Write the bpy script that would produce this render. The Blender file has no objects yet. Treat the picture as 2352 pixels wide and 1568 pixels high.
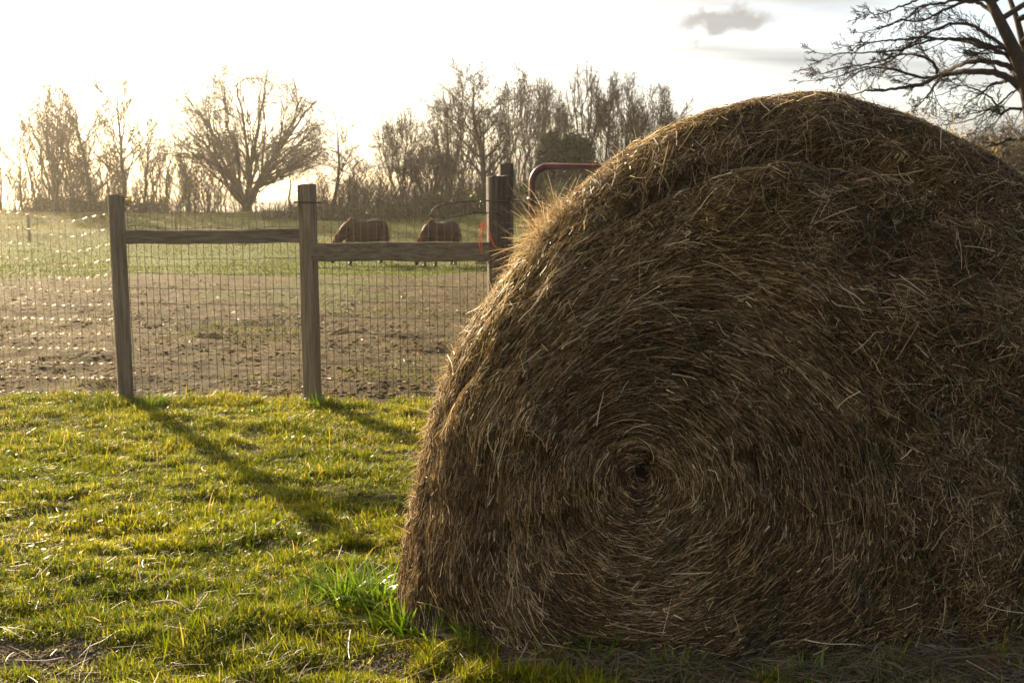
import bpy, math
import numpy as np
from mathutils import Vector, Matrix

# ------------------------------------------------------------------ camera, world, sun
F = 2287.0                      # focal length in units of a 2352 px wide frame
PITCH = math.atan(304.0 / F)
CAM_H = 1.25
SC = bpy.context.scene
COL = SC.collection
cam_d = bpy.data.cameras.new('camera')
cam_d.sensor_width = 36.0
cam_d.lens = 36.0 * F / 2352.0
cam_d.clip_start = 0.05
cam_d.clip_end = 3000
cam_d.dof.use_dof = True
cam_d.dof.focus_distance = 3.2
cam_d.dof.aperture_fstop = 8.0
cam = bpy.data.objects.new('camera', cam_d)
COL.objects.link(cam)
cam.location = (0, 0, CAM_H)
cam.rotation_euler = (math.pi / 2 - PITCH, 0, 0)
SC.camera = cam

SUN_AZ = math.radians(-34.0)    # measured from +Y towards +X
SUN_EL = math.radians(20.0)
sd = Vector((math.sin(SUN_AZ) * math.cos(SUN_EL), math.cos(SUN_AZ) * math.cos(SUN_EL), math.sin(SUN_EL)))
sun_d = bpy.data.lights.new('sun', 'SUN')
sun_d.energy = 5.0
sun_d.angle = math.radians(0.6)
sun_d.color = (1.0, 0.80, 0.52)
sun = bpy.data.objects.new('sun', sun_d)
COL.objects.link(sun)
sun.rotation_euler = sd.to_track_quat('Z', 'Y').to_euler()

world = bpy.data.worlds.new('World')
SC.world = world
world.use_nodes = True
wt = world.node_tree
wt.nodes.clear()
def wn(t, **k):
    n = wt.nodes.new(t)
    for a, b in k.items(): setattr(n, a, b)
    return n
w_out = wn('ShaderNodeOutputWorld')
w_bg = wn('ShaderNodeBackground')
w_bg.inputs['Strength'].default_value = 0.15
w_tc = wn('ShaderNodeTexCoord')
w_sep = wn('ShaderNodeSeparateXYZ')
w_mx = wn('ShaderNodeMath', operation='MAXIMUM'); w_mx.inputs[1].default_value = 0.004
w_cmb = wn('ShaderNodeCombineXYZ')
wt.links.new(w_tc.outputs['Generated'], w_sep.inputs[0])
wt.links.new(w_sep.outputs[2], w_mx.inputs[0])
wt.links.new(w_sep.outputs[0], w_cmb.inputs[0]); wt.links.new(w_sep.outputs[1], w_cmb.inputs[1]); wt.links.new(w_mx.outputs[0], w_cmb.inputs[2])
w_sky = wn('ShaderNodeTexSky', sky_type='NISHITA')
w_sky.sun_disc = False
w_sky.sun_elevation = SUN_EL
w_sky.sun_rotation = SUN_AZ
w_sky.air_density = 1.0; w_sky.dust_density = 3.0; w_sky.ozone_density = 1.0
wt.links.new(w_cmb.outputs[0], w_sky.inputs['Vector'])
# thin high cloud veil: a cloud sheet at unit height, so streaks flatten towards the horizon
w_dz = wn('ShaderNodeMath', operation='ADD'); w_dz.inputs[1].default_value = 0.10
wt.links.new(w_mx.outputs[0], w_dz.inputs[0])
w_px = wn('ShaderNodeMath', operation='DIVIDE'); w_py = wn('ShaderNodeMath', operation='DIVIDE')
wt.links.new(w_sep.outputs[0], w_px.inputs[0]); wt.links.new(w_dz.outputs[0], w_px.inputs[1])
wt.links.new(w_sep.outputs[1], w_py.inputs[0]); wt.links.new(w_dz.outputs[0], w_py.inputs[1])
w_pc = wn('ShaderNodeCombineXYZ')
wt.links.new(w_px.outputs[0], w_pc.inputs[0]); wt.links.new(w_py.outputs[0], w_pc.inputs[1])
w_map = wn('ShaderNodeMapping'); w_map.inputs['Scale'].default_value = (0.55, 1.1, 1); w_map.inputs['Rotation'].default_value = (0, 0, 0.35)
wt.links.new(w_pc.outputs[0], w_map.inputs[0])
w_n1 = wn('ShaderNodeTexNoise'); w_n1.inputs['Scale'].default_value = 0.9; w_n1.inputs['Detail'].default_value = 7; w_n1.inputs['Distortion'].default_value = 0.6
wt.links.new(w_map.outputs[0], w_n1.inputs['Vector'])
w_r1 = wn('ShaderNodeMapRange'); w_r1.inputs[1].default_value = 0.35; w_r1.inputs[2].default_value = 0.70; w_r1.inputs[3].default_value = 0.45; w_r1.inputs[4].default_value = 0.95
wt.links.new(w_n1.outputs['Fac'], w_r1.inputs[0])
# veil brightness grows towards the sun
w_dot = wn('ShaderNodeVectorMath', operation='DOT_PRODUCT'); w_dot.inputs[1].default_value = sd
w_nrm = wn('ShaderNodeVectorMath', operation='NORMALIZE')
wt.links.new(w_tc.outputs['Generated'], w_nrm.inputs[0]); wt.links.new(w_nrm.outputs[0], w_dot.inputs[0])
w_ramp = wn('ShaderNodeValToRGB')
els = w_ramp.color_ramp.elements
VE = 1.0
els[0].position = 0.0; els[0].color = (0.50, 0.49, 0.53, 1)
els[1].position = 1.0; els[1].color = (3.2, 2.8, 2.2, 1)
for pos, c in ((0.5, (0.60, 0.58, 0.58, 1)), (0.78, (0.64, 0.63, 0.61, 1)), (0.88, (0.68, 0.655, 0.62, 1)), (0.93, (0.84, 0.80, 0.72, 1)), (0.965, (1.35, 1.24, 1.06, 1))):
    e = els.new(pos); e.color = c
w_d2 = wn('ShaderNodeMapRange'); w_d2.inputs[1].default_value = -1; w_d2.inputs[2].default_value = 1
wt.links.new(w_dot.outputs['Value'], w_d2.inputs[0]); wt.links.new(w_d2.outputs[0], w_ramp.inputs[0])
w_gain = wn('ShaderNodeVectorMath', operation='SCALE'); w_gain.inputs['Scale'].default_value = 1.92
wt.links.new(w_ramp.outputs[0], w_gain.inputs[0])
w_n2 = wn('ShaderNodeTexNoise'); w_n2.inputs['Scale'].default_value = 2.2; w_n2.inputs['Detail'].default_value = 6; w_n2.inputs['Distortion'].default_value = 1.2
wt.links.new(w_map.outputs[0], w_n2.inputs['Vector'])
w_r2 = wn('ShaderNodeMapRange'); w_r2.inputs[1].default_value = 0.35; w_r2.inputs[2].default_value = 0.65; w_r2.inputs[3].default_value = 0.68; w_r2.inputs[4].default_value = 1.16
wt.links.new(w_n2.outputs['Fac'], w_r2.inputs[0])
w_g2 = wn('ShaderNodeVectorMath', operation='SCALE')
wt.links.new(w_gain.outputs[0], w_g2.inputs[0]); wt.links.new(w_r2.outputs[0], w_g2.inputs['Scale'])
w_mix = wn('ShaderNodeMix', data_type='RGBA')
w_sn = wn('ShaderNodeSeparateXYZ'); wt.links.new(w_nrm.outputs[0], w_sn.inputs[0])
w_bk = wn('ShaderNodeMapRange'); w_bk.interpolation_type = 'SMOOTHSTEP'  # added unseen brighter warm sky on the left, golden fill for the bale
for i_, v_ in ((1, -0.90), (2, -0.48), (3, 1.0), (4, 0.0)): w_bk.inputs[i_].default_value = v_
w_fr = wn('ShaderNodeMapRange'); w_fr.interpolation_type = 'SMOOTHSTEP'  # sky out of view on the right dimmed to darken that bale side
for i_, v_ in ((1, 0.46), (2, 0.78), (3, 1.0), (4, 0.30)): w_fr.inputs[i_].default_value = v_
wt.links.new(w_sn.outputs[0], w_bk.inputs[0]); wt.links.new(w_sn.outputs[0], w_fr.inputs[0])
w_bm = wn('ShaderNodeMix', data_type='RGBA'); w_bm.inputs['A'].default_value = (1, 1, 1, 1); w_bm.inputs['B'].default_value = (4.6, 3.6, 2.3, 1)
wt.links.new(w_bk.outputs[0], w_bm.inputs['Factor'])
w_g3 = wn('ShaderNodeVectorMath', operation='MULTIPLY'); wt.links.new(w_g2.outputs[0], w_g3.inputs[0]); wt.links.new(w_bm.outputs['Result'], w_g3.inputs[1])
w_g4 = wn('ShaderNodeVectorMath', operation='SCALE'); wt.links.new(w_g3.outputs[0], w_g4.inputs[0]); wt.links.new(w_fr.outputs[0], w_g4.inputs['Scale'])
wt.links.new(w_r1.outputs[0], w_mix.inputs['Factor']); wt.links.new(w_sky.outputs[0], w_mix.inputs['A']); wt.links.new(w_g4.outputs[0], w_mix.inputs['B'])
# one small grey cloud high on the right
def ray(px, py):
    u, v = (px - 1176) / F, (784 - py) / F
    c, s = math.cos(PITCH), math.sin(PITCH)
    return Vector((u, c + v * s, -s + v * c))
def P(px, py, Y):
    d = ray(px, py)
    k = Y / d.y
    return Vector((d.x * k, Y, CAM_H + d.z * k))
cd = ray(1665, 48).normalized()
w_sub = wn('ShaderNodeVectorMath', operation='SUBTRACT'); w_sub.inputs[1].default_value = cd
wt.links.new(w_nrm.outputs[0], w_sub.inputs[0])
w_n3 = wn('ShaderNodeTexNoise'); w_n3.inputs['Scale'].default_value = 34; w_n3.inputs['Detail'].default_value = 6
wt.links.new(w_nrm.outputs[0], w_n3.inputs['Vector'])
w_n3s = wn('ShaderNodeVectorMath', operation='SCALE'); w_n3s.inputs['Scale'].default_value = 0.05
w_n3c = wn('ShaderNodeVectorMath', operation='SUBTRACT'); w_n3c.inputs[1].default_value = (0.5, 0.5, 0.5)
wt.links.new(w_n3.outputs['Color'], w_n3c.inputs[0]); wt.links.new(w_n3c.outputs[0], w_n3s.inputs[0])
w_ad = wn('ShaderNodeVectorMath', operation='ADD'); wt.links.new(w_sub.outputs[0], w_ad.inputs[0]); wt.links.new(w_n3s.outputs[0], w_ad.inputs[1])
w_mul = wn('ShaderNodeVectorMath', operation='MULTIPLY'); w_mul.inputs[1].default_value = (1 / 0.056, 1 / 0.056, 1 / 0.0125)
wt.links.new(w_ad.outputs[0], w_mul.inputs[0])
w_len = wn('ShaderNodeVectorMath', operation='LENGTH'); wt.links.new(w_mul.outputs[0], w_len.inputs[0])
w_r3 = wn('ShaderNodeMapRange'); w_r3.interpolation_type = 'SMOOTHSTEP'; w_r3.inputs[1].default_value = 0.45; w_r3.inputs[2].default_value = 1.25; w_r3.inputs[3].default_value = 0.85; w_r3.inputs[4].default_value = 0.0
wt.links.new(w_len.outputs['Value'], w_r3.inputs[0])
w_mc = wn('ShaderNodeMix', data_type='RGBA'); w_mc.inputs['B'].default_value = (1.05, 1.0, 0.93, 1)
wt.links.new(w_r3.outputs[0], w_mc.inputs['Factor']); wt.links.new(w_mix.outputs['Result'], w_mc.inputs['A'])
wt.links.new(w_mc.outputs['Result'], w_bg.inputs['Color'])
wt.links.new(w_bg.outputs[0], w_out.inputs['Surface'])

SC.view_settings.view_transform = 'Standard'
SC.view_settings.look = 'None'
SC.view_settings.exposure = 1.6
SC.view_settings.gamma = 1.0
SC.render.engine = 'CYCLES'
SC.cycles.use_denoising = True
SC.cycles.max_bounces = 6
SC.cycles.diffuse_bounces = 3
SC.cycles.transmission_bounces = 4
SC.cycles.transparent_max_bounces = 8
SC.cycles.volume_bounces = 0
SC.cycles.sample_clamp_indirect = 6.0

# ------------------------------------------------------------------ small maths
def rngof(s): return np.random.default_rng(s)
def _h(ix, iy, iz, seed):
    with np.errstate(over='ignore'):
        n = (ix.astype(np.int64) * 374761393 + iy.astype(np.int64) * 668265263 + iz.astype(np.int64) * 2147483647 + seed * 1274126177) & 0xffffffff
        n = ((n ^ (n >> 13)) * 1274126177) & 0xffffffff
        n = n ^ (n >> 16)
    return (n & 0xffff) / 65535.0
def noise3(x, y, z, seed=0):
    x, y, z = np.broadcast_arrays(np.asarray(x, float), np.asarray(y, float), np.asarray(z, float))
    ix, iy, iz = np.floor(x).astype(np.int64), np.floor(y).astype(np.int64), np.floor(z).astype(np.int64)
    fx, fy, fz = x - ix, y - iy, z - iz
    fx, fy, fz = fx * fx * (3 - 2 * fx), fy * fy * (3 - 2 * fy), fz * fz * (3 - 2 * fz)
    r = 0
    for a in (0, 1):
        for b in (0, 1):
            for c in (0, 1):
                w = (fx if a else 1 - fx) * (fy if b else 1 - fy) * (fz if c else 1 - fz)
                r = r + w * _h(ix + a, iy + b, iz + c, seed)
    return r * 2 - 1
def fbm(x, y, z=0.0, o=3, seed=0):
    r, a, s = 0, 1.0, 1.0
    for k in range(o):
        r = r + a * noise3(np.asarray(x) * s, np.asarray(y) * s, np.asarray(z) * s, seed + k * 17)
        a *= 0.5; s *= 2.03
    return r
def sm(a, b, x):
    t = np.clip((np.asarray(x, float) - a) / (b - a), 0, 1)
    return t * t * (3 - 2 * t)
def nrm(v):
    return v / np.maximum(np.linalg.norm(v, axis=-1, keepdims=True), 1e-9)

# ------------------------------------------------------------------ mesh building
def mk_mesh(name, verts, faces, attrs=None, smooth=True):
    """verts (N,3); faces: list of (M,k) index arrays"""
    me = bpy.data.meshes.new(name)
    verts = np.asarray(verts, np.float32)
    me.vertices.add(len(verts)); me.vertices.foreach_set('co', verts.ravel())
    fl = [np.asarray(f, np.int32) for f in faces if len(f)]
    tot = np.concatenate([np.full(len(f), f.shape[1], np.int32) for f in fl])
    idx = np.concatenate([f.ravel() for f in fl])
    me.loops.add(len(idx)); me.loops.foreach_set('vertex_index', idx)
    st = np.zeros(len(tot), np.int32); st[1:] = np.cumsum(tot)[:-1]
    me.polygons.add(len(tot)); me.polygons.foreach_set('loop_start', st)
    try: me.polygons.foreach_set('loop_total', tot)
    except Exception: pass
    me.polygons.foreach_set('use_smooth', np.full(len(tot), smooth, bool))
    for k, v in (attrs or {}).items():
        a = me.attributes.new(k, 'FLOAT', 'POINT'); a.data.foreach_set('value', np.asarray(v, np.float32).ravel())
    me.update(calc_edges=True)
    return me
def link(name, me, mat, parent=None, **props):
    o = bpy.data.objects.new(name, me)
    COL.objects.link(o)
    if mat is not None: me.materials.append(mat)
    if parent is not None: o.parent = parent
    for k, v in props.items(): o[k] = v
    return o
def empty(name, loc, label, cat, group=None, rz=0):
    o = bpy.data.objects.new(name, None); COL.objects.link(o)
    o.location = loc; o.rotation_euler = (0, 0, rz); o.empty_display_size = 0.1
    o['label'] = label; o['category'] = cat
    if group: o['group'] = group
    return o
class Geo:
    """collects vertex/face blocks for one mesh"""
    def __init__(s): s.v = []; s.f = {}; s.n = 0; s.a = []
    def add(s, v, faces, rnd=None):
        v = np.asarray(v, float).reshape(-1, 3)
        for f in faces:
            f = np.asarray(f)
            if len(f): s.f.setdefault(f.shape[1], []).append(f + s.n)
        s.v.append(v); s.n += len(v)
        s.a.append(np.zeros(len(v)) if rnd is None else np.broadcast_to(rnd, (len(v),)) if np.ndim(rnd) == 0 else np.asarray(rnd).ravel())
        return s
    def tubes(s, pts, rad, sides=5, caps=True, rnd=None):
        """pts (M,K,3), rad (M,K)"""
        pts = np.asarray(pts, float); rad = np.broadcast_to(np.asarray(rad, float), pts.shape[:2])
        M, K = pts.shape[:2]
        t = nrm(np.gradient(pts, axis=1))
        ref = np.where(np.abs(t[:, :1, 2:3]) > 0.9, np.array([[[1., 0, 0]]]), np.array([[[0, 0, 1.]]]))
        u = nrm(np.cross(t, ref)); w = np.cross(t, u)
        an = np.arange(sides) * 2 * math.pi / sides
        v = pts[:, :, None, :] + rad[:, :, None, None] * (np.cos(an)[None, None, :, None] * u[:, :, None, :] + np.sin(an)[None, None, :, None] * w[:, :, None, :])
        base = np.arange(M)[:, None, None] * K * sides
        k = np.arange(K - 1)[None, :, None] * sides; j = np.arange(sides)[None, None, :]; j2 = (j + 1) % sides
        q = np.stack([base + k + j, base + k + j2, base + k + sides + j2, base + k + sides + j], -1).reshape(-1, 4)
        fs = [q]
        if caps:
            b2 = np.arange(M)[:, None] * K * sides
            fs.append(np.concatenate([b2 + np.arange(sides)[None, ::-1], b2 + (K - 1) * sides + np.arange(sides)[None, :]]))
        r = None if rnd is None else np.repeat(np.broadcast_to(rnd, (M,)), K * sides)
        return s.add(v, fs, r)
    def ribbons(s, pts, wv, rnd=None):
        """pts (M,K,3), wv (M,K,3) half width vectors"""
        M, K = pts.shape[:2]
        v = np.stack([pts - wv, pts + wv], 2)
        base = np.arange(M)[:, None] * K * 2; k = np.arange(K - 1)[None, :] * 2
        q = np.stack([base + k, base + k + 1, base + k + 3, base + k + 2], -1).reshape(-1, 4)
        r = None if rnd is None else np.repeat(np.broadcast_to(rnd, (M,)), K * 2)
        return s.add(v, [q], r)
    def box(s, c, size, rz=0, rx=0, ry=0, rnd=None):
        h = np.array(size) / 2
        v = np.array([[x, y, z] for x in (-1, 1) for y in (-1, 1) for z in (-1, 1)], float) * h
        R = np.array(Matrix.Rotation(rz, 3, 'Z') @ Matrix.Rotation(ry, 3, 'Y') @ Matrix.Rotation(rx, 3, 'X'))
        f = [[0, 1, 3, 2], [4, 6, 7, 5], [0, 4, 5, 1], [2, 3, 7, 6], [0, 2, 6, 4], [1, 5, 7, 3]]
        return s.add(v @ R.T + np.array(c), [np.array(f)], rnd)
    def mesh(s, name, smooth=True, extra=None):
        at = {'rnd': np.concatenate(s.a)}
        if extra: at.update(extra)
        return mk_mesh(name, np.concatenate(s.v), [np.concatenate(x) for x in s.f.values()], at, smooth)
def spline(pts, n):
    """Catmull-Rom through pts -> (n,3)"""
    p = np.asarray(pts, float)
    p = np.vstack([2 * p[0] - p[1], p, 2 * p[-1] - p[-2]])
    m = len(p) - 3
    t = np.linspace(0, m - 1e-6, n); i = t.astype(int); f = (t - i)[:, None]
    a, b, c, d = p[i], p[i + 1], p[i + 2], p[i + 3]
    return 0.5 * (2 * b + (c - a) * f + (2 * a - 5 * b + 4 * c - d) * f ** 2 + (3 * b - a - 3 * c + d) * f ** 3)

# ------------------------------------------------------------------ materials
def newmat(name):
    m = bpy.data.materials.new(name); m.use_nodes = True
    nt = m.node_tree; nt.nodes.clear()
    out = nt.nodes.new('ShaderNodeOutputMaterial')
    return m, nt, out
def N(nt, t, ins=None, **k):
    n = nt.nodes.new(t)
    for a, b in k.items(): setattr(n, a, b)
    for a, b in (ins or {}).items():
        if isinstance(b, bpy.types.NodeSocket): nt.links.new(b, n.inputs[a])
        else: n.inputs[a].default_value = b
    return n
def ramp(nt, fac, stops):
    n = nt.nodes.new('ShaderNodeValToRGB'); e = n.color_ramp.elements
    e[0].position = stops[0][0]; e[0].color = (*stops[0][1], 1)
    e[1].position = stops[-1][0]; e[1].color = (*stops[-1][1], 1)
    for p, c in stops[1:-1]:
        x = e.new(p); x.color = (*c, 1)
    nt.links.new(fac, n.inputs[0])
    return n.outputs[0]
def fibre_mat(name, stops, trans=0.3, rough=0.55, nscale=1.2, nstops=None, spec=0.4, tboost=1.0):
    """straw, leaves and blades: colour runs with the per-strand attribute, some light passes through"""
    m, nt, out = newmat(name)
    at = N(nt, 'ShaderNodeAttribute', attribute_name='rnd')
    col = ramp(nt, at.outputs['Fac'], stops)
    if nstops:
        tc = N(nt, 'ShaderNodeNewGeometry')
        no = N(nt, 'ShaderNodeTexNoise', {'Vector': tc.outputs['Position'], 'Scale': nscale, 'Detail': 4.0})
        c2 = ramp(nt, no.outputs['Fac'], nstops)
        mx = N(nt, 'ShaderNodeMix', data_type='RGBA', blend_type='MULTIPLY'); mx.inputs['Factor'].default_value = 1
        nt.links.new(col, mx.inputs['A']); nt.links.new(c2, mx.inputs['B']); col = mx.outputs['Result']
    b = N(nt, 'ShaderNodeBsdfPrincipled', {'Base Color': col, 'Roughness': rough, 'Specular IOR Level': spec})
    tr = N(nt, 'ShaderNodeBsdfTranslucent', {'Color': col})
    ms = N(nt, 'ShaderNodeMixShader', {0: trans, 1: b.outputs[0], 2: tr.outputs[0]})
    nt.links.new(ms.outputs[0], out.inputs['Surface'])
    return m
def plain_mat(name, c1, c2, scale=8, rough=0.7, metal=0.0, stretch=(1, 1, 1), bump=0.3, detail=6, extra=None, bdist=0.01, spec=0.4):
    m, nt, out = newmat(name)
    tc = N(nt, 'ShaderNodeTexCoord')
    mp = N(nt, 'ShaderNodeMapping', {'Vector': tc.outputs['Object'], 'Scale': stretch})
    no = N(nt, 'ShaderNodeTexNoise', {'Vector': mp.outputs[0], 'Scale': scale, 'Detail': float(detail), 'Roughness': 0.65})
    col = ramp(nt, no.outputs['Fac'], [(0.3, c1), (0.7, c2)] if not extra else extra)
    bp = N(nt, 'ShaderNodeBump', {'Height': no.outputs['Fac'], 'Strength': bump, 'Distance': bdist})
    b = N(nt, 'ShaderNodeBsdfPrincipled', {'Base Color': col, 'Roughness': rough, 'Metallic': metal, 'Normal': bp.outputs[0], 'Specular IOR Level': spec})
    nt.links.new(b.outputs[0], out.inputs['Surface'])
    return m
STRAW = [(0.0, (0.016, 0.009, 0.004)), (0.32, (0.076, 0.047, 0.020)), (0.58, (0.23, 0.157, 0.072)), (0.80, (0.49, 0.37, 0.19)), (1.0, (0.80, 0.68, 0.45))]
M_straw = fibre_mat('hay_straw', STRAW, trans=0.34, rough=0.5, nscale=2.6, nstops=[(0.3, (0.72, 0.64, 0.60)), (0.5, (1.0, 0.96, 0.90)), (0.7, (1.15, 1.08, 0.84))], spec=0.25)
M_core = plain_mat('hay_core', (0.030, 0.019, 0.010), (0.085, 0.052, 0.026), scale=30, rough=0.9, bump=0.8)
M_litter = fibre_mat('dry_litter', [(0, (0.10, 0.065, 0.035)), (0.5, (0.22, 0.165, 0.095)), (1, (0.45, 0.38, 0.27))], trans=0.25, rough=0.5, spec=0.4)
GRASS = [(0.0, (0.06, 0.095, 0.004)), (0.4, (0.185, 0.230, 0.006)), (0.75, (0.37, 0.345, 0.010)), (0.9, (0.44, 0.35, 0.05)), (1.0, (0.50, 0.40, 0.15))]
M_grass = fibre_mat('lawn_blades', GRASS, trans=0.62, rough=0.4, nscale=1.7, nstops=[(0.3, (0.7, 0.72, 0.6)), (0.6, (1.15, 1.08, 0.9)), (0.75, (1.35, 1.2, 1.0))], spec=0.2)
M_tuft = fibre_mat('tuft_blades', [(0, (0.05, 0.10, 0.006)), (0.6, (0.13, 0.22, 0.010)), (1, (0.26, 0.32, 0.03))], trans=0.5, rough=0.35, spec=0.5)
M_far = fibre_mat('pasture_blades', [(0, (0.05, 0.07, 0.008)), (0.6, (0.11, 0.13, 0.014)), (1, (0.22, 0.19, 0.05))], trans=0.5, rough=0.7, spec=0.1)
M_clod = plain_mat('soil_clods', (0.07, 0.05, 0.021), (0.23, 0.168, 0.078), scale=9, rough=0.95, bump=0.6, spec=0.1)
M_wood = plain_mat('weathered_wood', (0.05, 0.04, 0.028), (0.2, 0.165, 0.12), scale=7, rough=0.8, stretch=(9, 9, 0.5), bump=0.9, detail=8,
                   extra=[(0.25, (0.045, 0.032, 0.018)), (0.40, (0.15, 0.115, 0.068)), (0.58, (0.25, 0.195, 0.12)), (0.75, (0.34, 0.28, 0.185))])
M_woodx = plain_mat('weathered_rail', (0.05, 0.04, 0.028), (0.2, 0.165, 0.12), scale=7, rough=0.8, stretch=(0.6, 9, 9), bump=0.9, detail=8,
                   extra=[(0.25, (0.04, 0.03, 0.018)), (0.42, (0.125, 0.10, 0.062)), (0.6, (0.20, 0.162, 0.104)), (0.78, (0.27, 0.23, 0.155))])
M_wood2 = plain_mat('dark_wood', (0.05, 0.04, 0.028), (0.2, 0.165, 0.12), scale=6, rough=0.85, stretch=(8, 8, 0.45), bump=1.0, detail=9,
                   extra=[(0.3, (0.022, 0.017, 0.012)), (0.45, (0.075, 0.058, 0.038)), (0.6, (0.125, 0.098, 0.065)), (0.8, (0.19, 0.16, 0.115))])
M_wire = plain_mat('galvanised_wire', (0.06, 0.05, 0.04), (0.16, 0.14, 0.12), scale=40, rough=0.30, metal=0.6, bump=0.2)
M_glint = plain_mat('glint_wire', (0.55, 0.41, 0.25), (0.72, 0.56, 0.36), scale=30, rough=0.27, metal=1.0, bump=0.0)  # mesh wire with the sun glint put into a lighter, warmer colour
M_black = plain_mat('black_cable', (0.012, 0.012, 0.012), (0.03, 0.03, 0.03), scale=30, rough=0.5)
M_gate = plain_mat('red_gate_paint', (0.075, 0.026, 0.018), (0.12, 0.048, 0.036), scale=14, rough=0.42, bump=0.25)
M_twine = fibre_mat('orange_twine', [(0, (0.60, 0.17, 0.07)), (1, (0.85, 0.36, 0.18))], trans=0.45, rough=0.5)
M_bark = plain_mat('bark', (0.035, 0.026, 0.018), (0.13, 0.10, 0.07), scale=3.5, rough=0.9, stretch=(3, 3, 0.8), bump=0.7, bdist=0.03)
M_bark2 = plain_mat('dark_bark', (0.018, 0.013, 0.010), (0.06, 0.046, 0.034), scale=6, rough=0.95, stretch=(3, 3, 0.8), bump=0.7, bdist=0.02)
M_twig = plain_mat('twigs', (0.035, 0.025, 0.015), (0.10, 0.07, 0.04), scale=2, rough=0.8, bump=0.0)
M_vine = fibre_mat('vine_leaves', [(0, (0.03, 0.04, 0.012)), (0.6, (0.07, 0.08, 0.02)), (1, (0.16, 0.13, 0.045))], trans=0.35)
M_cedar = fibre_mat('cedar_sprays', [(0, (0.018, 0.028, 0.010)), (0.6, (0.04, 0.055, 0.018)), (1, (0.09, 0.085, 0.03))], trans=0.25)
M_oakleaf = fibre_mat('dry_oak_leaves', [(0, (0.07, 0.045, 0.018)), (0.6, (0.19, 0.13, 0.05)), (1, (0.34, 0.26, 0.11))], trans=0.45)
M_horse = plain_mat('chestnut_coat', (0.042, 0.016, 0.007), (0.080, 0.031, 0.013), scale=5, rough=0.6, bump=0.05, spec=0.12)
M_mane = fibre_mat('chestnut_hair', [(0, (0.12, 0.042, 0.015)), (1, (0.38, 0.16, 0.06))], trans=0.6, spec=0.2)
M_hoof = plain_mat('hoof', (0.03, 0.025, 0.02), (0.07, 0.06, 0.05), scale=12, rough=0.6)
M_eye = plain_mat('eye', (0.006, 0.005, 0.004), (0.01, 0.008, 0.006), scale=3, rough=0.15)
M_yellow = plain_mat('yellow_plastic', (0.55, 0.33, 0.03), (0.62, 0.40, 0.06), scale=5, rough=0.4)

# ------------------------------------------------------------------ terrain
def tz_base(x, y):
    z = -0.45 * sm(8, 30, y) + 1.50 * sm(30, 61, y) ** 1.15
    z = z - 0.035 * np.maximum(np.asarray(y, float) - 64, 0)
    z = z + 0.30 * sm(34, 44, y) * sm(-9, 2, x) * (1 - sm(58, 66, y))      # bank rising on the right
    z = z + 0.08 * sm(40, 60, y) * np.sin(np.asarray(x, float) * 0.12 + 1.0)
    return z
def tz(x, y):
    x = np.asarray(x, float); y = np.asarray(y, float)
    z = tz_base(x, y)
    lawn = 1 - sm(6.1, 6.7, y)
    z = z + lawn * (0.012 * fbm(x * 3.1, y * 4.6, 0, 3, 5) + 0.009 * fbm(x * 8, y * 12, 0, 2, 6) + 0.012 * fbm(x * 1.1, y * 1.3, 3, 2, 8))
    pad = sm(6.2, 7.0, y) * (1 - sm(30, 40, y))
    z = z + pad * (0.028 * fbm(x * 2.1, y * 2.6, 0, 3, 21) + 0.045 * fbm(x * 0.45, y * 0.6, 0, 2, 33))
    z = z + sm(28, 45, y) * 0.10 * fbm(x * 0.25, y * 0.4, 0, 3, 44)
    return z
def tzf(x, y): return float(tz(np.array([x]), np.array([y]))[0])
def G(px, py, lo=1.0, hi=70.0):
    """where the sight line meets the ground"""
    d = ray(px, py)
    ys = np.geomspace(lo, hi, 4000)
    zz = CAM_H + d.z / d.y * ys - tz_base(d.x / d.y * ys, ys)
    i = np.argmax(zz < 0)
    Y = ys[i] if zz[i] < 0 else hi
    X = d.x / d.y * Y
    return Vector((X, Y, tzf(X, Y)))

rows = np.unique(np.concatenate([np.geomspace(0.25, 2.2, 40), np.arange(2.2, 7.2, 0.022), 7.2 * np.exp(np.arange(0, math.log(16 / 7.2), 0.0045)), 16 * np.exp(np.arange(0, math.log(70 / 16), 0.009)), np.geomspace(70, 190, 30)]))
ang = np.unique(np.concatenate([np.linspace(-180, -42, 60), np.linspace(-42, 42, 520), np.linspace(42, 180, 60)])) * math.pi / 180
ang = ang[:-1]
RR, AA = np.meshgrid(rows, ang, indexing='ij')
# the polar grid is centred under the camera; radius follows depth inside the view
gx = RR * np.sin(AA); gy = RR * np.cos(AA)
fl = np.abs(AA) < 42 * math.pi / 180
gz = tz(gx, gy)
nr, na = RR.shape
vi = np.arange(nr * na).reshape(nr, na)
vj = np.roll(vi, -1, axis=1)
q = np.stack([vi[:-1], vi[1:], vj[1:], vj[:-1]], -1).reshape(-1, 4)
gv = np.stack([gx, gy, gz], -1).reshape(-1, 3)
cv = len(gv); gv = np.vstack([gv, [[0, 0, tzf(0, 0)]]])
tri = np.stack([np.full(na, cv), vi[0], vj[0]], -1)
X, Y = gv[:, 0], gv[:, 1]
def edge_y(x): return 6.42 - 0.045 * x + 0.10 * fbm(np.asarray(x) * 2.0, 0.3, 0, 2, 61) + 0.04 * fbm(np.asarray(x) * 9.0, 0.3, 0, 2, 62)
lawn_m = 1 - sm(-0.04, 0.06, Y - edge_y(X))
def bare_f(x, y):
    """bare, gravelly soil showing through the near lawn"""
    n = fbm(x * 1.5, y * 2.6, 0, 3, 71)
    return np.clip((n - 0.24 - 1.0 * sm(2.5, 3.3, y) ), 0, 1)
gn = fbm(X * 0.35, Y * 0.35, 0, 3, 81)
green_m = np.clip(sm(24.5, 26.5, Y + 1.6 * gn - 0.10 * X * (X < 0)), 0, 1)
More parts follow.
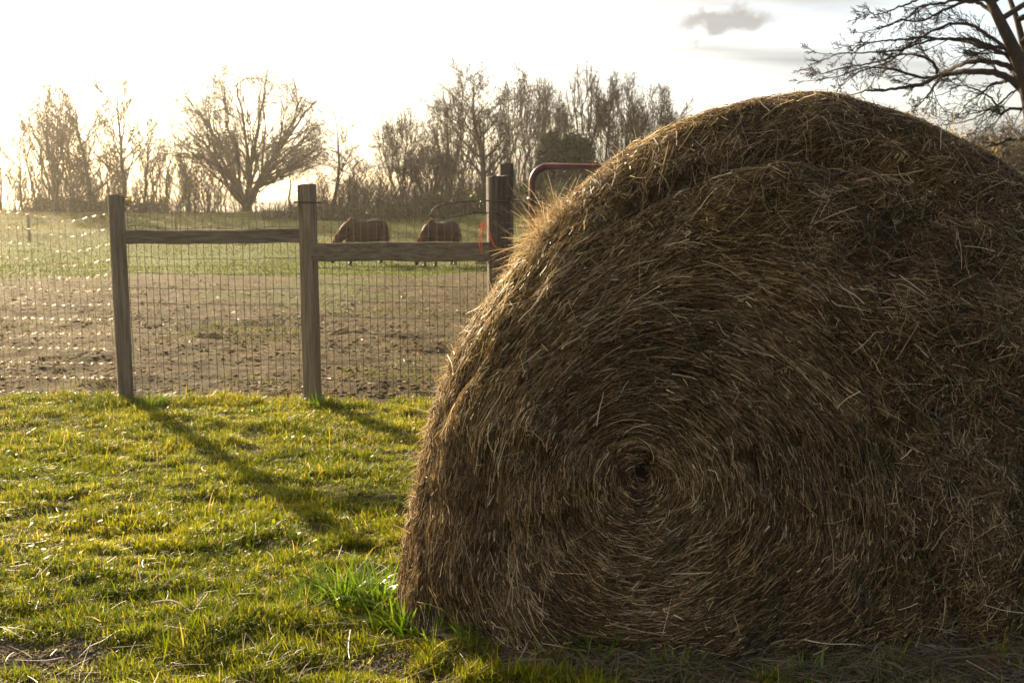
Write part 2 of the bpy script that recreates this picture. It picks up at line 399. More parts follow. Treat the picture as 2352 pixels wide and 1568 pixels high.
patch = sm(0.25, 0.7, fbm(X * 0.5, Y * 0.28, 0, 3, 91)) * sm(9, 14, Y) * 0.55
green_m = np.maximum(green_m, patch)
brush_m = sm(36, 43, Y) * (0.55 + 0.45 * gn)
gme = mk_mesh('ground', gv, [q, tri], {'lawn': lawn_m, 'bare': bare_f(X, Y) * lawn_m, 'green': green_m, 'brush': brush_m})
m, nt, out = newmat('ground')
A = {k: N(nt, 'ShaderNodeAttribute', attribute_name=k).outputs['Fac'] for k in ('lawn', 'bare', 'green', 'brush')}
geo = N(nt, 'ShaderNodeNewGeometry').outputs['Position']
n1 = N(nt, 'ShaderNodeTexNoise', {'Vector': geo, 'Scale': 14.0, 'Detail': 8.0, 'Roughness': 0.7})
n2 = N(nt, 'ShaderNodeTexNoise', {'Vector': geo, 'Scale': 1.3, 'Detail': 5.0})
n3 = N(nt, 'ShaderNodeTexNoise', {'Vector': geo, 'Scale': 60.0, 'Detail': 6.0, 'Roughness': 0.7})
dirt = ramp(nt, n1.outputs['Fac'], [(0.30, (0.020, 0.014, 0.005)), (0.5, (0.078, 0.056, 0.019)), (0.70, (0.22, 0.165, 0.065))])
dirt2 = ramp(nt, n2.outputs['Fac'], [(0.35, (0.72, 0.68, 0.62)), (0.65, (1.15, 1.1, 1.05))])
mxd = N(nt, 'ShaderNodeMix', data_type='RGBA', blend_type='MULTIPLY'); mxd.inputs['Factor'].default_value = 1
nt.links.new(dirt, mxd.inputs['A']); nt.links.new(dirt2, mxd.inputs['B'])
soil = ramp(nt, n3.outputs['Fac'], [(0.3, (0.030, 0.028, 0.010)), (0.7, (0.10, 0.088, 0.035))])
grav = ramp(nt, n3.outputs['Fac'], [(0.3, (0.03, 0.024, 0.016)), (0.48, (0.11, 0.092, 0.068)), (0.62, (0.24, 0.21, 0.17)), (0.72, (0.45, 0.42, 0.37))])
grn = ramp(nt, n1.outputs['Fac'], [(0.3, (0.035, 0.048, 0.008)), (0.55, (0.09, 0.11, 0.014)), (0.75, (0.15, 0.14, 0.035))])
brs = ramp(nt, n1.outputs['Fac'], [(0.3, (0.028, 0.034, 0.009)), (0.55, (0.065, 0.065, 0.02)), (0.75, (0.11, 0.09, 0.035))])
def mixc(f, a, b):
    mm = N(nt, 'ShaderNodeMix', data_type='RGBA')
    nt.links.new(f, mm.inputs['Factor']); nt.links.new(a, mm.inputs['A']); nt.links.new(b, mm.inputs['B'])
    return mm.outputs['Result']
c = mixc(A['green'], mxd.outputs['Result'], grn)
c = mixc(A['brush'], c, brs)
c = mixc(A['lawn'], c, soil)
c = mixc(A['bare'], c, grav)
bp = N(nt, 'ShaderNodeBump', {'Height': n1.outputs['Fac'], 'Strength': 0.9, 'Distance': 0.05})
bp2 = N(nt, 'ShaderNodeBump', {'Height': n3.outputs['Fac'], 'Strength': 0.8, 'Distance': 0.012, 'Normal': bp.outputs[0]})
b = N(nt, 'ShaderNodeBsdfPrincipled', {'Base Color': c, 'Roughness': 0.95, 'Normal': bp2.outputs[0], 'Specular IOR Level': 0.1})
nt.links.new(b.outputs[0], out.inputs['Surface'])
link('ground', gme, m, kind='structure')

# ------------------------------------------------------------------ hay bale shape
YM = 3.15
CX, _, CZ = P(1480, 1075, 2.76)
TH = np.linspace(-math.pi, math.pi, 73)
# radius of the slumped cross-section every five degrees, from the coil centre
RT = np.array([0.632, 0.65, 0.668, 0.698, 0.734, 0.774, 0.825, 0.891, 0.933, 0.971, 1.004, 1.021, 1.035, 1.05, 1.061, 1.066, 1.071, 1.075, 1.078, 1.102, 1.136, 1.176, 1.21, 1.241, 1.272, 1.312, 1.413, 1.504, 1.591, 1.676, 1.757, 1.837, 1.872, 1.878, 1.857, 1.837, 1.813, 1.774, 1.73, 1.681, 1.629, 1.571, 1.513, 1.454, 1.401, 1.358, 1.32, 1.275, 1.224, 1.172, 1.117, 1.066, 1.01, 0.95, 0.895, 0.844, 0.801, 0.759, 0.726, 0.694, 0.667, 0.643, 0.624, 0.613, 0.609, 0.605, 0.608, 0.612, 0.61, 0.609, 0.616, 0.623, 0.632])
TH2 = np.linspace(-math.pi, math.pi, 1441); RT2 = np.interp(TH2, TH, RT)
ker = np.hanning(65); ker /= ker.sum()
RT = np.convolve(np.concatenate([RT2[-61:-1], RT2, RT2[1:61]]), ker, 'same')[60:-60]; TH = TH2
def Rth(th): return np.interp((th + math.pi) % (2 * math.pi) - math.pi, TH, RT)
DB, DEPTH = 0.40, 1.15
def bale_s(th, t):
    """smooth bale surface; t 0..1 front face from the middle to the rim, 1..2 along the barrel, 2..3 back face"""
    th = np.asarray(th, float); t = np.asarray(t, float)
    n = 2.45 - 0.45 * np.cos(th - 0.6)
    tf = np.clip(t, 1e-4, 1)
    ph = tf * math.pi / 2
    rho = np.where(t <= 1, np.sin(ph) ** (2 / n), 1.0)
    d = np.where(t <= 1, DB * np.cos(ph) ** (2 / n), 0.0)
    u = np.clip(t - 1, 0, 1)
    rho = np.where(t > 1, 1 - 0.05 * u * u, rho)
    v = np.clip(t - 2, 0, 1)
    rho = np.where(t > 2, 0.95 * np.cos(v * math.pi / 2) ** 0.8, rho)
    y = YM - d + u * DEPTH + 0.12 * np.sin(v * math.pi / 2)
    R = rho * (0.62 + rho ** 1.2 * (Rth(th) - 0.62))
    r0 = R
    y = y + 0.09 * np.exp(-(r0 / 0.034) ** 2) * (t < 1)      # the hollow core of the coil
    z = CZ + R * np.sin(th)
    y = y - 0.175 * np.clip(1 - z / 0.80, 0, 1.2) ** 1.5 * (1 - u) * (1 - 0.45 * sm(0.4, 0.95, -np.cos(th)))      # slumped foot
    return np.stack([CX + R * np.cos(th), y, z], -1)
def bale_frame(th, t):
    e = 2e-3
    a = (bale_s(th + e, t) - bale_s(th - e, t)) / (2 * e)
    b_ = (bale_s(th, t + e) - bale_s(th, np.maximum(t - e, 0))) / (2 * e)
    n = nrm(np.cross(b_, a))
    c0 = np.array([CX, YM + 0.4, CZ])
    s = bale_s(th, t)
    n = n * np.sign(np.sum(n * (s - c0), -1, keepdims=True) + 1e-9)
    return s, a, b_, n
def bale_disp(th, t, s):
    r = Rth(th) * np.minimum(t, 1)
    sw = fbm(np.cos(th + r * 0.6) * 4.5, np.sin(th + r * 0.6) * 4.5, r * 15, 3, 101)
    lo = fbm(s[..., 0] * 3.2, s[..., 1] * 3.2, s[..., 2] * 3.2, 3, 111)
    rs = np.hypot(s[..., 0] - CX, s[..., 2] - CZ)
    me = np.maximum(sm(0.60, 0.85, t) * 0.5, sm(0.60, 0.88, rs) * sm(-0.9, -0.2, th) * (1 - sm(1.5, 2.2, th)))
    sw = sw * sm(0.02, 0.12, r); lo = lo * sm(0.02, 0.15, r)
    dd = 0.020 * sw * (1 - 0.4 * me) + 0.030 * lo * (0.35 + me) + 0.012 * fbm(s[..., 0] * 11, s[..., 1] * 11, s[..., 2] * 11, 2, 121) * (0.4 + me)
    # crease where the outer wrap folds over, upper right
    cr = np.exp(-((t - 0.70 - 0.04 * np.sin(th * 3)) / 0.028) ** 2) * sm(0.55, 0.8, th) * (1 - sm(1.5, 1.9, th))
    cr2 = np.exp(-((t - 0.70 - 0.04 * np.sin(th * 4 + 1)) / 0.03) ** 2) * sm(2.4, 2.6, th) * (1 - sm(2.8, 3.05, th))
    return dd * (1 - 0.75 * sm(0.66, 0.9, t)) - 0.045 * cr - 0.02 * cr2
nth, ntt = 900, 430
tt = np.concatenate([np.linspace(0.004, 1, 300), np.linspace(1, 2, 90)[1:], np.linspace(2, 2.995, 42)[1:]])
th = np.linspace(-math.pi, math.pi, nth, endpoint=False)
T2, H2 = np.meshgrid(tt, th, indexing='ij')
s, a_, b_, n = bale_frame(H2, T2)
bd = bale_disp(H2, T2, s)
fz = fbm(s[..., 0] * 38, s[..., 1] * 38, s[..., 2] * 38, 2, 131) * 0.004
bv = s + n * (bd + fz - 0.004)[..., None]
vi = np.arange(len(tt) * nth).reshape(len(tt), nth); vj = np.roll(vi, -1, 1)
q = np.stack([vi[:-1], vj[:-1], vj[1:], vi[1:]], -1).reshape(-1, 4)
bv = bv.reshape(-1, 3)
bv[:, 2] = np.maximum(bv[:, 2], -0.12)
bale = empty('hay_bale', (CX, YM + 0.4, 0), 'huge round bale of dry brown hay with its coiled end facing the camera', 'hay bale')
def to_local(v, o): return np.asarray(v) - np.array(o.location)
caps = np.array([vi[0][::-1], vi[-1]])
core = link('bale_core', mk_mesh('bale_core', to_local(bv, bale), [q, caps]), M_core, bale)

def bale_strands(NS, tmax, seed, len_rng=(0.05, 0.22), wr=(0.0009, 0.0022), lift=0.015, messy_all=0.0, hmax=0.02, K=6, tmin=0.013):
    R = rngof(seed)
    th0 = R.uniform(-math.pi, math.pi, NS * 6); t0 = R.uniform(tmin, tmax, NS * 6)
    s, a, b_, n = bale_frame(th0, t0)
    ar = np.linalg.norm(np.cross(a, b_), axis=-1)
    ok = (s[:, 2] > -0.02)
    w = ar * ok * np.where(t0 > 1.25, 0.35, 1.0)
    w = w * np.where((th0 > 0.3) & (th0 < 2.9) | (t0 < 1.1), 1, 0.5)
    pk = R.uniform(0, 1, len(w)) < w / w.sum() * NS * 1.0
    th_, t_ = th0[pk], t0[pk]
    M = len(th_)
    s0 = bale_s(th_, t_); r0_ = np.hypot(s0[:, 0] - CX, s0[:, 2] - CZ)
    me = np.maximum(sm(0.55, 0.85, t_) * 0.25, sm(0.60, 0.88, r0_ + 0.08 * fbm(s0[:, 0] * 3, s0[:, 2] * 3, 0, 2, 141)) * sm(-0.9, -0.2, th_) * (1 - sm(1.5, 2.2, th_)))
    # a second, tangled zone low on the face
    me = np.maximum(me, 0.30 * sm(-0.4, -0.9, t_ * np.sin(th_)))
    ang = R.normal(0, 1, M) * (0.08 + 0.65 * me + messy_all)
    wild = R.uniform(0, 1, M) < (0.04 + 0.42 * me)
    ang = np.where(wild, R.uniform(-1.6, 1.6, M), ang)
    clump = 0.42 * fbm(np.cos(th_) * 7, np.sin(th_) * 7, t_ * 13, 3, 103)
    ang = ang + clump * (0.28 + 1.6 * me)
    L = R.uniform(0, 1, M) ** 1.6 * (len_rng[1] - len_rng[0]) + len_rng[0]
    rr = Rth(th_) * np.minimum(t_, 1)
    L = np.minimum(L, 0.03 + rr * 0.8)
    bend = R.normal(0, 1, M) * 0.03
    h0 = R.uniform(0, 1, M) ** 1.7 * hmax
    lf = np.abs(R.normal(0, 1, M)) * lift * (L / 0.15)
    lf = np.where(R.uniform(0, 1, M) < 0.04, lf * 3.0, lf)
    sgn = np.where(R.uniform(0, 1, M) < 0.5, 1.0, -1.0)
    ds = L / (K - 1)
    P_ = np.zeros((M, K, 3)); NN = np.zeros((M, K, 3)); a0 = ang.copy()
    thc, tc_ = th_.copy(), t_.copy()
    for k in range(K):
        s, a, b_, n = bale_frame(thc, tc_)
        dd = bale_disp(thc, tc_, s)
        f = k / (K - 1)
        P_[:, k] = s + n * (dd + h0 + lf * (f ** 2 if True else 0))[:, None]
        NN[:, k] = n
        la = np.maximum(np.linalg.norm(a, axis=-1), 0.02); lb = np.maximum(np.linalg.norm(b_, axis=-1), 0.05)
        a0 = a0 + bend + R.normal(0, 0.04, M) + np.where(R.uniform(0, 1, M) < 0.05, R.normal(0, 0.6, M), 0)
        thc = thc + sgn * ds * np.cos(a0) / la
        tc_ = np.clip(tc_ + ds * np.sin(a0) / lb, 0.011, 2.9)
    P_ += R.normal(0, 0.0007, P_.shape)
    tg = nrm(np.gradient(P_, axis=1))
    sd_ = nrm(np.cross(tg, NN))
    tw = R.uniform(-1.2, 1.2, M)[:, None, None]
    wd = sd_ * np.cos(tw) + NN * np.sin(tw)
    w = (R.uniform(0, 1, M) ** 2 * (wr[1] - wr[0]) + wr[0])[:, None, None] * np.linspace(1.0, 0.55, K)[None, :, None]
    c = np.clip(R.beta(1.5, 1.9, M) + 0.10 * fbm(P_[:, 0, 0] * 6, P_[:, 0, 1] * 6, P_[:, 0, 2] * 6, 2, 7), 0, 1)
    keep = P_[:, :, 2].min(1) > -0.03
    return P_[keep], (wd * w)[keep], c[keep]
g = Geo()
p_, w_, c_ = bale_strands(190000, 2.1, 1, (0.025, 0.12), (0.0006, 0.0015), 0.008, 0.02, 0.016); g.ribbons(p_, w_, c_)
p_, w_, c_ = bale_strands(13000, 1.5, 2, (0.04, 0.16), (0.0006, 0.0015), 0.008, 0.04, 0.022); g.ribbons(p_, w_, np.clip(c_ + 0.14, 0, 1))
p_, w_, c_ = bale_strands(1300, 1.5, 3, (0.04, 0.16), (0.0009, 0.0021), 0.02, 0.35, 0.028); g.ribbons(p_, w_, np.clip(c_ + 0.34, 0, 1))
p_, w_, c_ = bale_strands(85000, 1.5, 4, (0.008, 0.035), (0.0008, 0.0024), 0.004, 0.28, 0.022, K=3); g.ribbons(p_, w_, c_)
me_ = g.mesh('bale_straw')
co = np.concatenate(g.v) - np.array(bale.location); me_.vertices.foreach_set('co', co.astype(np.float32).ravel())
link('straw_coil', me_, M_straw, bale)

g = Geo(); R = rngof(9)
M = 9000
th_ = np.concatenate([R.uniform(0.3, 3.6, M - 1500), R.normal(1.99, 0.045, 900), R.normal(1.90, 0.03, 600)]); t_ = R.uniform(0.86, 1.12, M)
s, a, b_, n = bale_frame(th_, t_)
d0 = nrm(n * R.uniform(0.2, 1.0, M)[:, None] + nrm(a) * (R.normal(0, 0.9, M))[:, None] + nrm(b_) * R.normal(0, 0.35, M)[:, None])
L = R.uniform(0.012, 0.06, M) * np.where(R.uniform(0, 1, M) < 0.06, 2.2, 1)
L[-1500:] *= 1.9
bw = R.normal(0, 0.35, (M, 3)); bw[:, 2] -= 0.25
K = 5; f = np.linspace(0, 1, K)[None, :, None]
pts = (s + n * (bale_disp(th_, t_, s) - 0.006)[:, None])[:, None, :] + d0[:, None, :] * L[:, None, None] * f + bw[:, None, :] * (L[:, None, None] * f ** 2) * 0.6
wd = nrm(R.normal(0, 1, (M, 3)))[:, None, :] * (R.uniform(0.0007, 0.0015, M)[:, None, None] * np.linspace(1, 0.35, K)[None, :, None])
ok = pts[:, :, 2].min(1) > 0.005
g.ribbons(pts[ok], wd[ok], np.clip(R.beta(2.5, 2, M) + 0.15, 0, 1)[ok])
me_ = g.mesh('bale_fray'); me_.vertices.foreach_set('co', (np.concatenate(g.v) - np.array(bale.location)).astype(np.float32).ravel())
link('frayed_straw', me_, M_straw, bale)

# ------------------------------------------------------------------ grass
def blades(R, x, y, h, w, rnd, lean=0.6, K=4, z0=None, az=None):
    M = len(x)
    z = tz(x, y) - 0.003 if z0 is None else z0
    az = R.uniform(0, 2 * math.pi, M) if az is None else az
    ln = R.uniform(0.1, 1.0, M) * lean
    f = np.linspace(0, 1, K)[None, :]
    hx = (np.sin(ln)[:, None] * f * (0.5 + 0.8 * f)) * h[:, None]
    hz = (f * np.cos(ln[:, None] * f)) * h[:, None]
    pts = np.stack([x[:, None] + np.cos(az)[:, None] * hx, y[:, None] + np.sin(az)[:, None] * hx, z[:, None] + hz], -1)
    wa = az + math.pi / 2 + R.normal(0, 0.5, M)
    wv = np.stack([np.cos(wa), np.sin(wa), R.normal(0, 0.15, M)], -1)[:, None, :] * (w[:, None] * np.array([0.8, 1.0, 0.75, 0.08][:K] if K == 4 else np.linspace(1, 0.1, K))[None, :])[..., None]
    return pts, wv, rnd
R = rngof(20)
def in_bale(x, y, m=0.0):
    # footprint of the bale on the ground
    dx = (x - 0.92) / (1.30 - m); dy = (y - 3.62) / (0.98 - m)
    return (np.abs(dx) ** 3 + np.abs(dy) ** 3) < 1
g = Geo()
M = 420000
y = np.exp(R.uniform(math.log(2.1), math.log(6.75), M)); x = y * R.uniform(-0.60, 0.20, M)
x2 = R.uniform(-5, 5.5, 60000); y2 = R.uniform(-0.5, 6.7, 60000)
x = np.concatenate([x, x2]); y = np.concatenate([y, y2]); M = len(x)
x3 = -0.4 + 1.9 * R.uniform(0, 1, 50000) ** 1.5; y3 = R.uniform(2.1, 3.0, 50000)
x = np.concatenate([x, x3]); y = np.concatenate([y, y3]); M = len(x)
cl = fbm(x * 3.2, y * 5.5, 0, 3, 151); cl2 = fbm(x * 9, y * 14, 0, 2, 152)
ba = bare_f(x, y)
dens = np.clip(1.0 + 0.38 * cl + 0.55 * cl2 - 1.6 * ba, 0.03, 1)
dens *= (y < edge_y(x) + 0.02) * (~in_bale(x, y, 0.12))
dens = np.where(y > edge_y(x) - 0.05, dens * 0.8, dens)
k = R.uniform(0, 1, M) < dens
x, y, cl, cl2 = x[k], y[k], cl[k], cl2[k]; M = len(x)
h = (0.012 + 0.027 * np.clip(0.45 + 0.35 * cl + 0.7 * cl2, 0, 1.4)) * R.uniform(0.6, 1.4, M)
h *= 1 + 0.35 * (1 - sm(2.70, 2.85, y)) * sm(-0.35, -0.05, x)
h *= 1 + 0.7 * np.exp(-((y - edge_y(x) + 0.12) / 0.10) ** 2)
h *= np.where(R.uniform(0, 1, M) < 0.045, R.uniform(1.4, 2.3, M), 1)
rn = np.clip(0.40 + 0.22 * fbm(x * 2.2, y * 2.2, 0, 2, 161) + R.normal(0, 0.20, M), 0, 1)
rn = np.where(R.uniform(0, 1, M) < 0.10 + 0.10 * (y > 5), R.uniform(0.8, 1, M), rn)
g.ribbons(*blades(R, x, y, h, R.uniform(0.0008, 0.0018, M) * (0.8 + 0.10 * y), rn, 1.1))
M = 5200; y = np.exp(R.uniform(math.log(2.2), math.log(6.6), M)); x = y * R.uniform(-0.60, 0.12, M)
k = (fbm(x * 1.4, y * 1.9, 0, 2, 153) > 0.10) & (y < edge_y(x)) & ~in_bale(x, y, 0.1); x, y = x[k], y[k]; M = len(x)
az = R.uniform(0, 6.28, M); L = R.uniform(0.010, 0.022, M); f = np.array([-.5, -.1, .3, .5])
pts = np.stack([x[:, None] + np.cos(az)[:, None] * L[:, None] * f, y[:, None] + np.sin(az)[:, None] * L[:, None] * f, (tz(x, y) + R.uniform(.014, .034, M))[:, None] + R.normal(0, .5, M)[:, None] * L[:, None] * f], -1)
wv = np.stack([-np.sin(az), np.cos(az), R.normal(0, .3, M)], -1)[:, None, :] * (L[:, None] * np.array([.08, .36, .34, .06]))[..., None]
g.ribbons(pts, wv, R.uniform(0.05, 0.6, M))
link('lawn_grass', g.mesh('lawn_grass'), M_grass, kind='stuff', label='short yellow green lawn grass in front of the fence', category='grass')
# pasture grass beyond the paddock soil
g = Geo(); M = 90000
y = R.uniform(21, 62, M); x = y * R.uniform(-0.62, 0.16, M)
gnn = fbm(x * 0.35, y * 0.35, 0, 3, 81)
gm = sm(24.5, 26.5, y + 1.6 * gnn - 0.10 * x * (x < 0))
k = R.uniform(0, 1, M) < gm * np.clip(0.8 + 0.5 * gnn, 0.1, 1)
x, y = x[k], y[k]; M = len(x)
g.ribbons(*blades(R, x, y, R.uniform(0.03, 0.085, M) * (1 + 0.6 * sm(38, 50, y)), R.uniform(0.008, 0.02, M), np.clip(R.beta(2, 2.5, M) + 0.35 * sm(36, 46, y), 0, 1), 0.9, 3))
# scattered green wisps on the soil
M2 = 34000; y = 7 * np.exp(R.uniform(0, math.log(3.6), M2)); x = y * R.uniform(-0.6, 0.15, M2)
k = R.uniform(0, 1, M2) < sm(0.15, 0.6, fbm(x * 0.8, y * 0.5, 0, 3, 171)) * 0.8
x, y = x[k], y[k]; M2 = len(x)
g.ribbons(*blades(R, x, y, R.uniform(0.02, 0.05, M2), R.uniform(0.003, 0.008, M2), R.beta(2, 2, M2), 1.2, 3))
link('pasture_grass', g.mesh('pasture_grass'), M_far, kind='stuff', label='grazed green grass on the slope beyond the bare paddock soil', category='grass')

# ------------------------------------------------------------------ paddock clods and litter
ico = []
ph_ = (1 + 5 ** 0.5) / 2
iv = nrm(np.array([[-1, ph_, 0], [1, ph_, 0], [-1, -ph_, 0], [1, -ph_, 0], [0, -1, ph_], [0, 1, ph_], [0, -1, -ph_], [0, 1, -ph_], [ph_, 0, -1], [ph_, 0, 1], [-ph_, 0, -1], [-ph_, 0, 1]], float))
if_ = np.array([[0, 11, 5], [0, 5, 1], [0, 1, 7], [0, 7, 10], [0, 10, 11], [1, 5, 9], [5, 11, 4], [11, 10, 2], [10, 7, 6], [7, 1, 8], [3, 9, 4], [3, 4, 2], [3, 2, 6], [3, 6, 8], [3, 8, 9], [4, 9, 5], [2, 4, 11], [6, 2, 10], [8, 6, 7], [9, 8, 1]])
def lumps(R, x, y, r, sink=0.45, zs=0.42):
    M = len(x)
    v = iv[None] * (r[:, None, None] * R.uniform(0.55, 1.3, (M, 12, 1)))
    az = R.uniform(0, 6.28, M)
    st = R.uniform(0.8, 1.6, M)
    vx = v[..., 0] * st[:, None]; vy = v[..., 1]
    c_, s_ = np.cos(az)[:, None], np.sin(az)[:, None]
    X = vx * c_ - vy * s_ + x[:, None]; Y = vx * s_ + vy * c_ + y[:, None]
    Z = v[..., 2] * zs + (tz(x, y) + r * zs * (1 - sink) * 0.5)[:, None]
    f = (if_[None] + (np.arange(M) * 12)[:, None, None]).reshape(-1, 3)
    return np.stack([X, Y, Z], -1).reshape(-1, 3), f
g = Geo(); M = 52000
y = 6.5 * np.exp(R.uniform(0, 1, M) ** 1.15 * math.log(26 / 6.5)); x = y * R.uniform(-0.62, 0.22, M)
k = (y > edge_y(x) + 0.03) & (R.uniform(0, 1, M) < np.clip(0.5 + 0.7 * fbm(x * 0.9, y * 1.2, 0, 3, 181), 0.08, 1))
x, y = x[k], y[k]
r = (0.004 + 0.017 * R.uniform(0, 1, len(x)) ** 4) * (0.9 + 0.02 * y)
v, f = lumps(R, x, y, r); g.add(v, [f])
y = R.uniform(2.2, 3.4, 60000); x = y * R.uniform(-.58, .1, 60000); k = (bare_f(x, y) > 0.02); x, y = x[k][:9000], y[k][:9000]
if len(x):
    v, f = lumps(R, x, y, 0.0015 + 0.006 * R.uniform(0, 1, len(x)) ** 3, 0.2, 0.7); g.add(v, [f])
link('soil_clods', g.mesh('soil_clods'), M_clod, kind='stuff', label='crumbly brown clods of hoof trodden soil in the paddock', category='soil')
# pale dry bits on the paddock soil and on the lawn
def lying(R, x, y, L, w, h, rnd, K=4, z=None):
    M = len(x); az = R.uniform(0, 2 * math.pi, M); az2 = az + R.normal(0, 0.5, M)
    f = np.linspace(-0.5, 0.5, K)[None, :]
    X = x[:, None] + np.cos(az)[:, None] * f * L[:, None] + np.cos(az2 + 1.57)[:, None] * (f ** 2) * L[:, None] * 0.15
    Y = y[:, None] + np.sin(az)[:, None] * f * L[:, None] + np.sin(az2 + 1.57)[:, None] * (f ** 2) * L[:, None] * 0.15
    Z = tz(X.ravel(), Y.ravel()).reshape(X.shape) + h[:, None] + (f * R.normal(0, 0.25, M)[:, None] + 0.0) * L[:, None] * 0.5
    p = np.stack([X, Y, Z], -1)
    wa = az + 1.57; tl = R.uniform(-1, 1, M)
    wv = np.stack([np.cos(wa) * np.cos(tl), np.sin(wa) * np.cos(tl), np.sin(tl)], -1)[:, None, :] * (w[:, None] * np.linspace(1, 0.5, K)[None, :])[..., None]
    return p, wv, rnd
g = Geo(); M = 2600
y = 6.6 * np.exp(R.uniform(0, 1, M) * math.log(3.2)); x = y * R.uniform(-0.6, 0.15, M)
g.ribbons(*lying(R, x, y, R.uniform(0.02, 0.09, M), R.uniform(0.001, 0.0025, M) * (y / 6), np.full(M, 0.006), R.beta(1.5, 4, M)))
M = 1500
y = np.exp(R.uniform(math.log(2.2), math.log(6.4), M)); x = y * R.uniform(-0.55, 0.1, M)
k = (R.uniform(0, 1, M) < np.where(y < 3.6, 1.0, 0.35)) & ~in_bale(x, y)
x, y = x[k], y[k]; M = len(x)
g.ribbons(*lying(R, x, y, R.uniform(0.03, 0.16, M), R.uniform(0.0007, 0.0016, M), R.uniform(0.012, 0.03, M), R.beta(3, 2, M)))
# fallen hay around the foot of the bale
M = 13000
x = 2.2 - 2.4 * R.uniform(0, 1, M) ** 1.5; y = 2.66 + 0.08 * R.normal(0, 1, M) + 0.35 * np.abs((x - 0.8) / 1.3) ** 3 - R.exponential(0.06, M)
k = (y > 2.1); x, y = x[k], y[k]; M = len(x)
g.ribbons(*lying(R, x, y, R.uniform(0.04, 0.22, M), R.uniform(0.0008, 0.0017, M), R.uniform(0.008, 0.06, M) * np.exp(-np.maximum(2.85 - y, 0) * 2), R.beta(1.6, 4, M)))
link('loose_straw', g.mesh('loose_straw'), M_litter, kind='stuff', label='loose dry straw scattered over lawn and soil', category='straw')

# ------------------------------------------------------------------ tall tufts, sticks
def tuft(px, py, n, hgt, spread, seed, label, lean=0.9, azc=None):
    R = rngof(seed); p = G(px, py)
    o = empty('grass_tuft', (p.x, p.y, p.z), label, 'grass tuft', 'tall grass tufts round the bale')
    x = R.normal(0, spread * 0.6, n); y = R.normal(0, spread * 0.4, n)
    az = np.arctan2(y, x) + R.normal(0, 0.5, n)
    g = Geo(); pts, wv, rn = blades(R, x, y, R.uniform(0.45, 1.0, n) * hgt, R.uniform(0.0022, 0.0042, n), R.beta(2, 2, n), lean, 4, z0=np.full(n, -0.01), az=az)
    g.ribbons(pts, wv, rn)
    link('blades', g.mesh('blades'), M_tuft, o)
for a in [(790, 1385, 120, 0.17, 0.085, 201, 'bright green clump of tall grass left of the foot of the bale', 1.0),
          (870, 1400, 130, 0.17, 0.085, 202, 'green grass clump touching the lower left corner of the bale', 1.0),
          (935, 1450, 110, 0.16, 0.075, 203, 'sunlit grass clump in front of the left corner of the bale', 1.1),
          (735, 1400, 50, 0.11, 0.060, 204, 'small grass clump farthest left of those beside the bale', 1.1),
          (990, 1480, 45, 0.13, 0.050, 205, 'half shaded grass clump at the left edge of the bale shadow', 1.0),
          (1110, 1500, 50, 0.15, 0.06, 206, 'shaded grass clump before the left third of the bale', 0.9),
          (1375, 1515, 55, 0.17, 0.06, 207, 'shaded grass clump with bent blades below the middle of the coil', 0.8),
          (1560, 1550, 45, 0.10, 0.06, 208, 'dark grass clump at the foot of the bale right of the coil centre', 1.1),
          (1850, 1560, 45, 0.10, 0.07, 209, 'dark grass clump farthest right at the foot of the bale', 1.1),
          (345, 935, 60, 0.13, 0.07, 210, 'green grass clump at the foot of the left fence post', 0.8),
          (590, 945, 90, 0.07, 0.06, 211, 'low dark green clump on the lawn between the two fence posts', 1.0),
          (60, 915, 80, 0.08, 0.06, 212, 'green clump at the lawn edge by the left end of the fence', 0.8),
          (735, 935, 40, 0.16, 0.03, 213, 'dry wispy clump at the foot of the middle fence post', 1.2)]:
    tuft(*a)
def stick(pts, r, label, mat=M_litter, name='stick', cat='stick', rnd=0.9, sides=5):
    b0 = Vector(pts[0]); o_pts = spline([Vector(p) - b0 for p in pts], 10)
    g = Geo(); g.tubes(o_pts[None], np.linspace(r, r * 0.55, 10)[None], sides, rnd=rnd)
    o = link(name, g.mesh(name), mat, label=label, category=cat); o.location = b0
    return o
def gp(px, py, dz=0.02):
    p = G(px, py); return (p.x, p.y, p.z + dz)
stick([gp(350, 1412, .045), gp(400, 1420, .05), gp(450, 1440, .03)], 0.0042, 'pale bleached stick, thickest of those lying at the lower left')
stick([gp(430, 1452, .02), gp(450, 1430, .04), gp(478, 1398, .05)], 0.0022, 'thin pale stalk standing up beside the bleached stick')
stick([gp(385, 1460, .02), gp(440, 1478, .03), gp(485, 1486, .02)], 0.0026, 'short pale stalk lying just below the bleached stick')
stick([gp(302, 1401, .03), gp(345, 1398, .03), gp(385, 1399, .02)], 0.0020, 'thin straw stalk lying just above the bleached stick')
stick([gp(90, 1340, .03), gp(112, 1325, .04), gp(134, 1308, .05)], 0.0016, 'lone pale stalk leaning in the lawn at the far left')
stick([gp(792, 1198, .02), gp(800, 1215, .05), gp(812, 1228, .02)], 0.0020, 'small curled pale stalk on the lawn left of the bale')
stick([gp(1180, 1560, .02), gp(1215, 1515, .06), gp(1255, 1470, .12)], 0.0022, 'tan straw leaning up from the shaded grass before the bale')
stick([gp(600, 1565, .01), gp(625, 1520, .02), gp(650, 1500, .03)], 0.0018, 'thin pale stalk nearest the bottom edge between lawn and bale')
stick([gp(1165, 1490, .03), gp(1230, 1510, .03), gp(1290, 1540, .02)], 0.0022, 'long tan stalk lying in the shade before the bale')
g = Geo()
stick([P(1455, 1340, 2.74), P(1475, 1400, 2.72), P(1490, 1470, 2.71), P(1500, 1530, 2.70)], 0.0045, 'grey weathered twig leaning against the bale below the coil', M_bark, 'twig', 'twig')

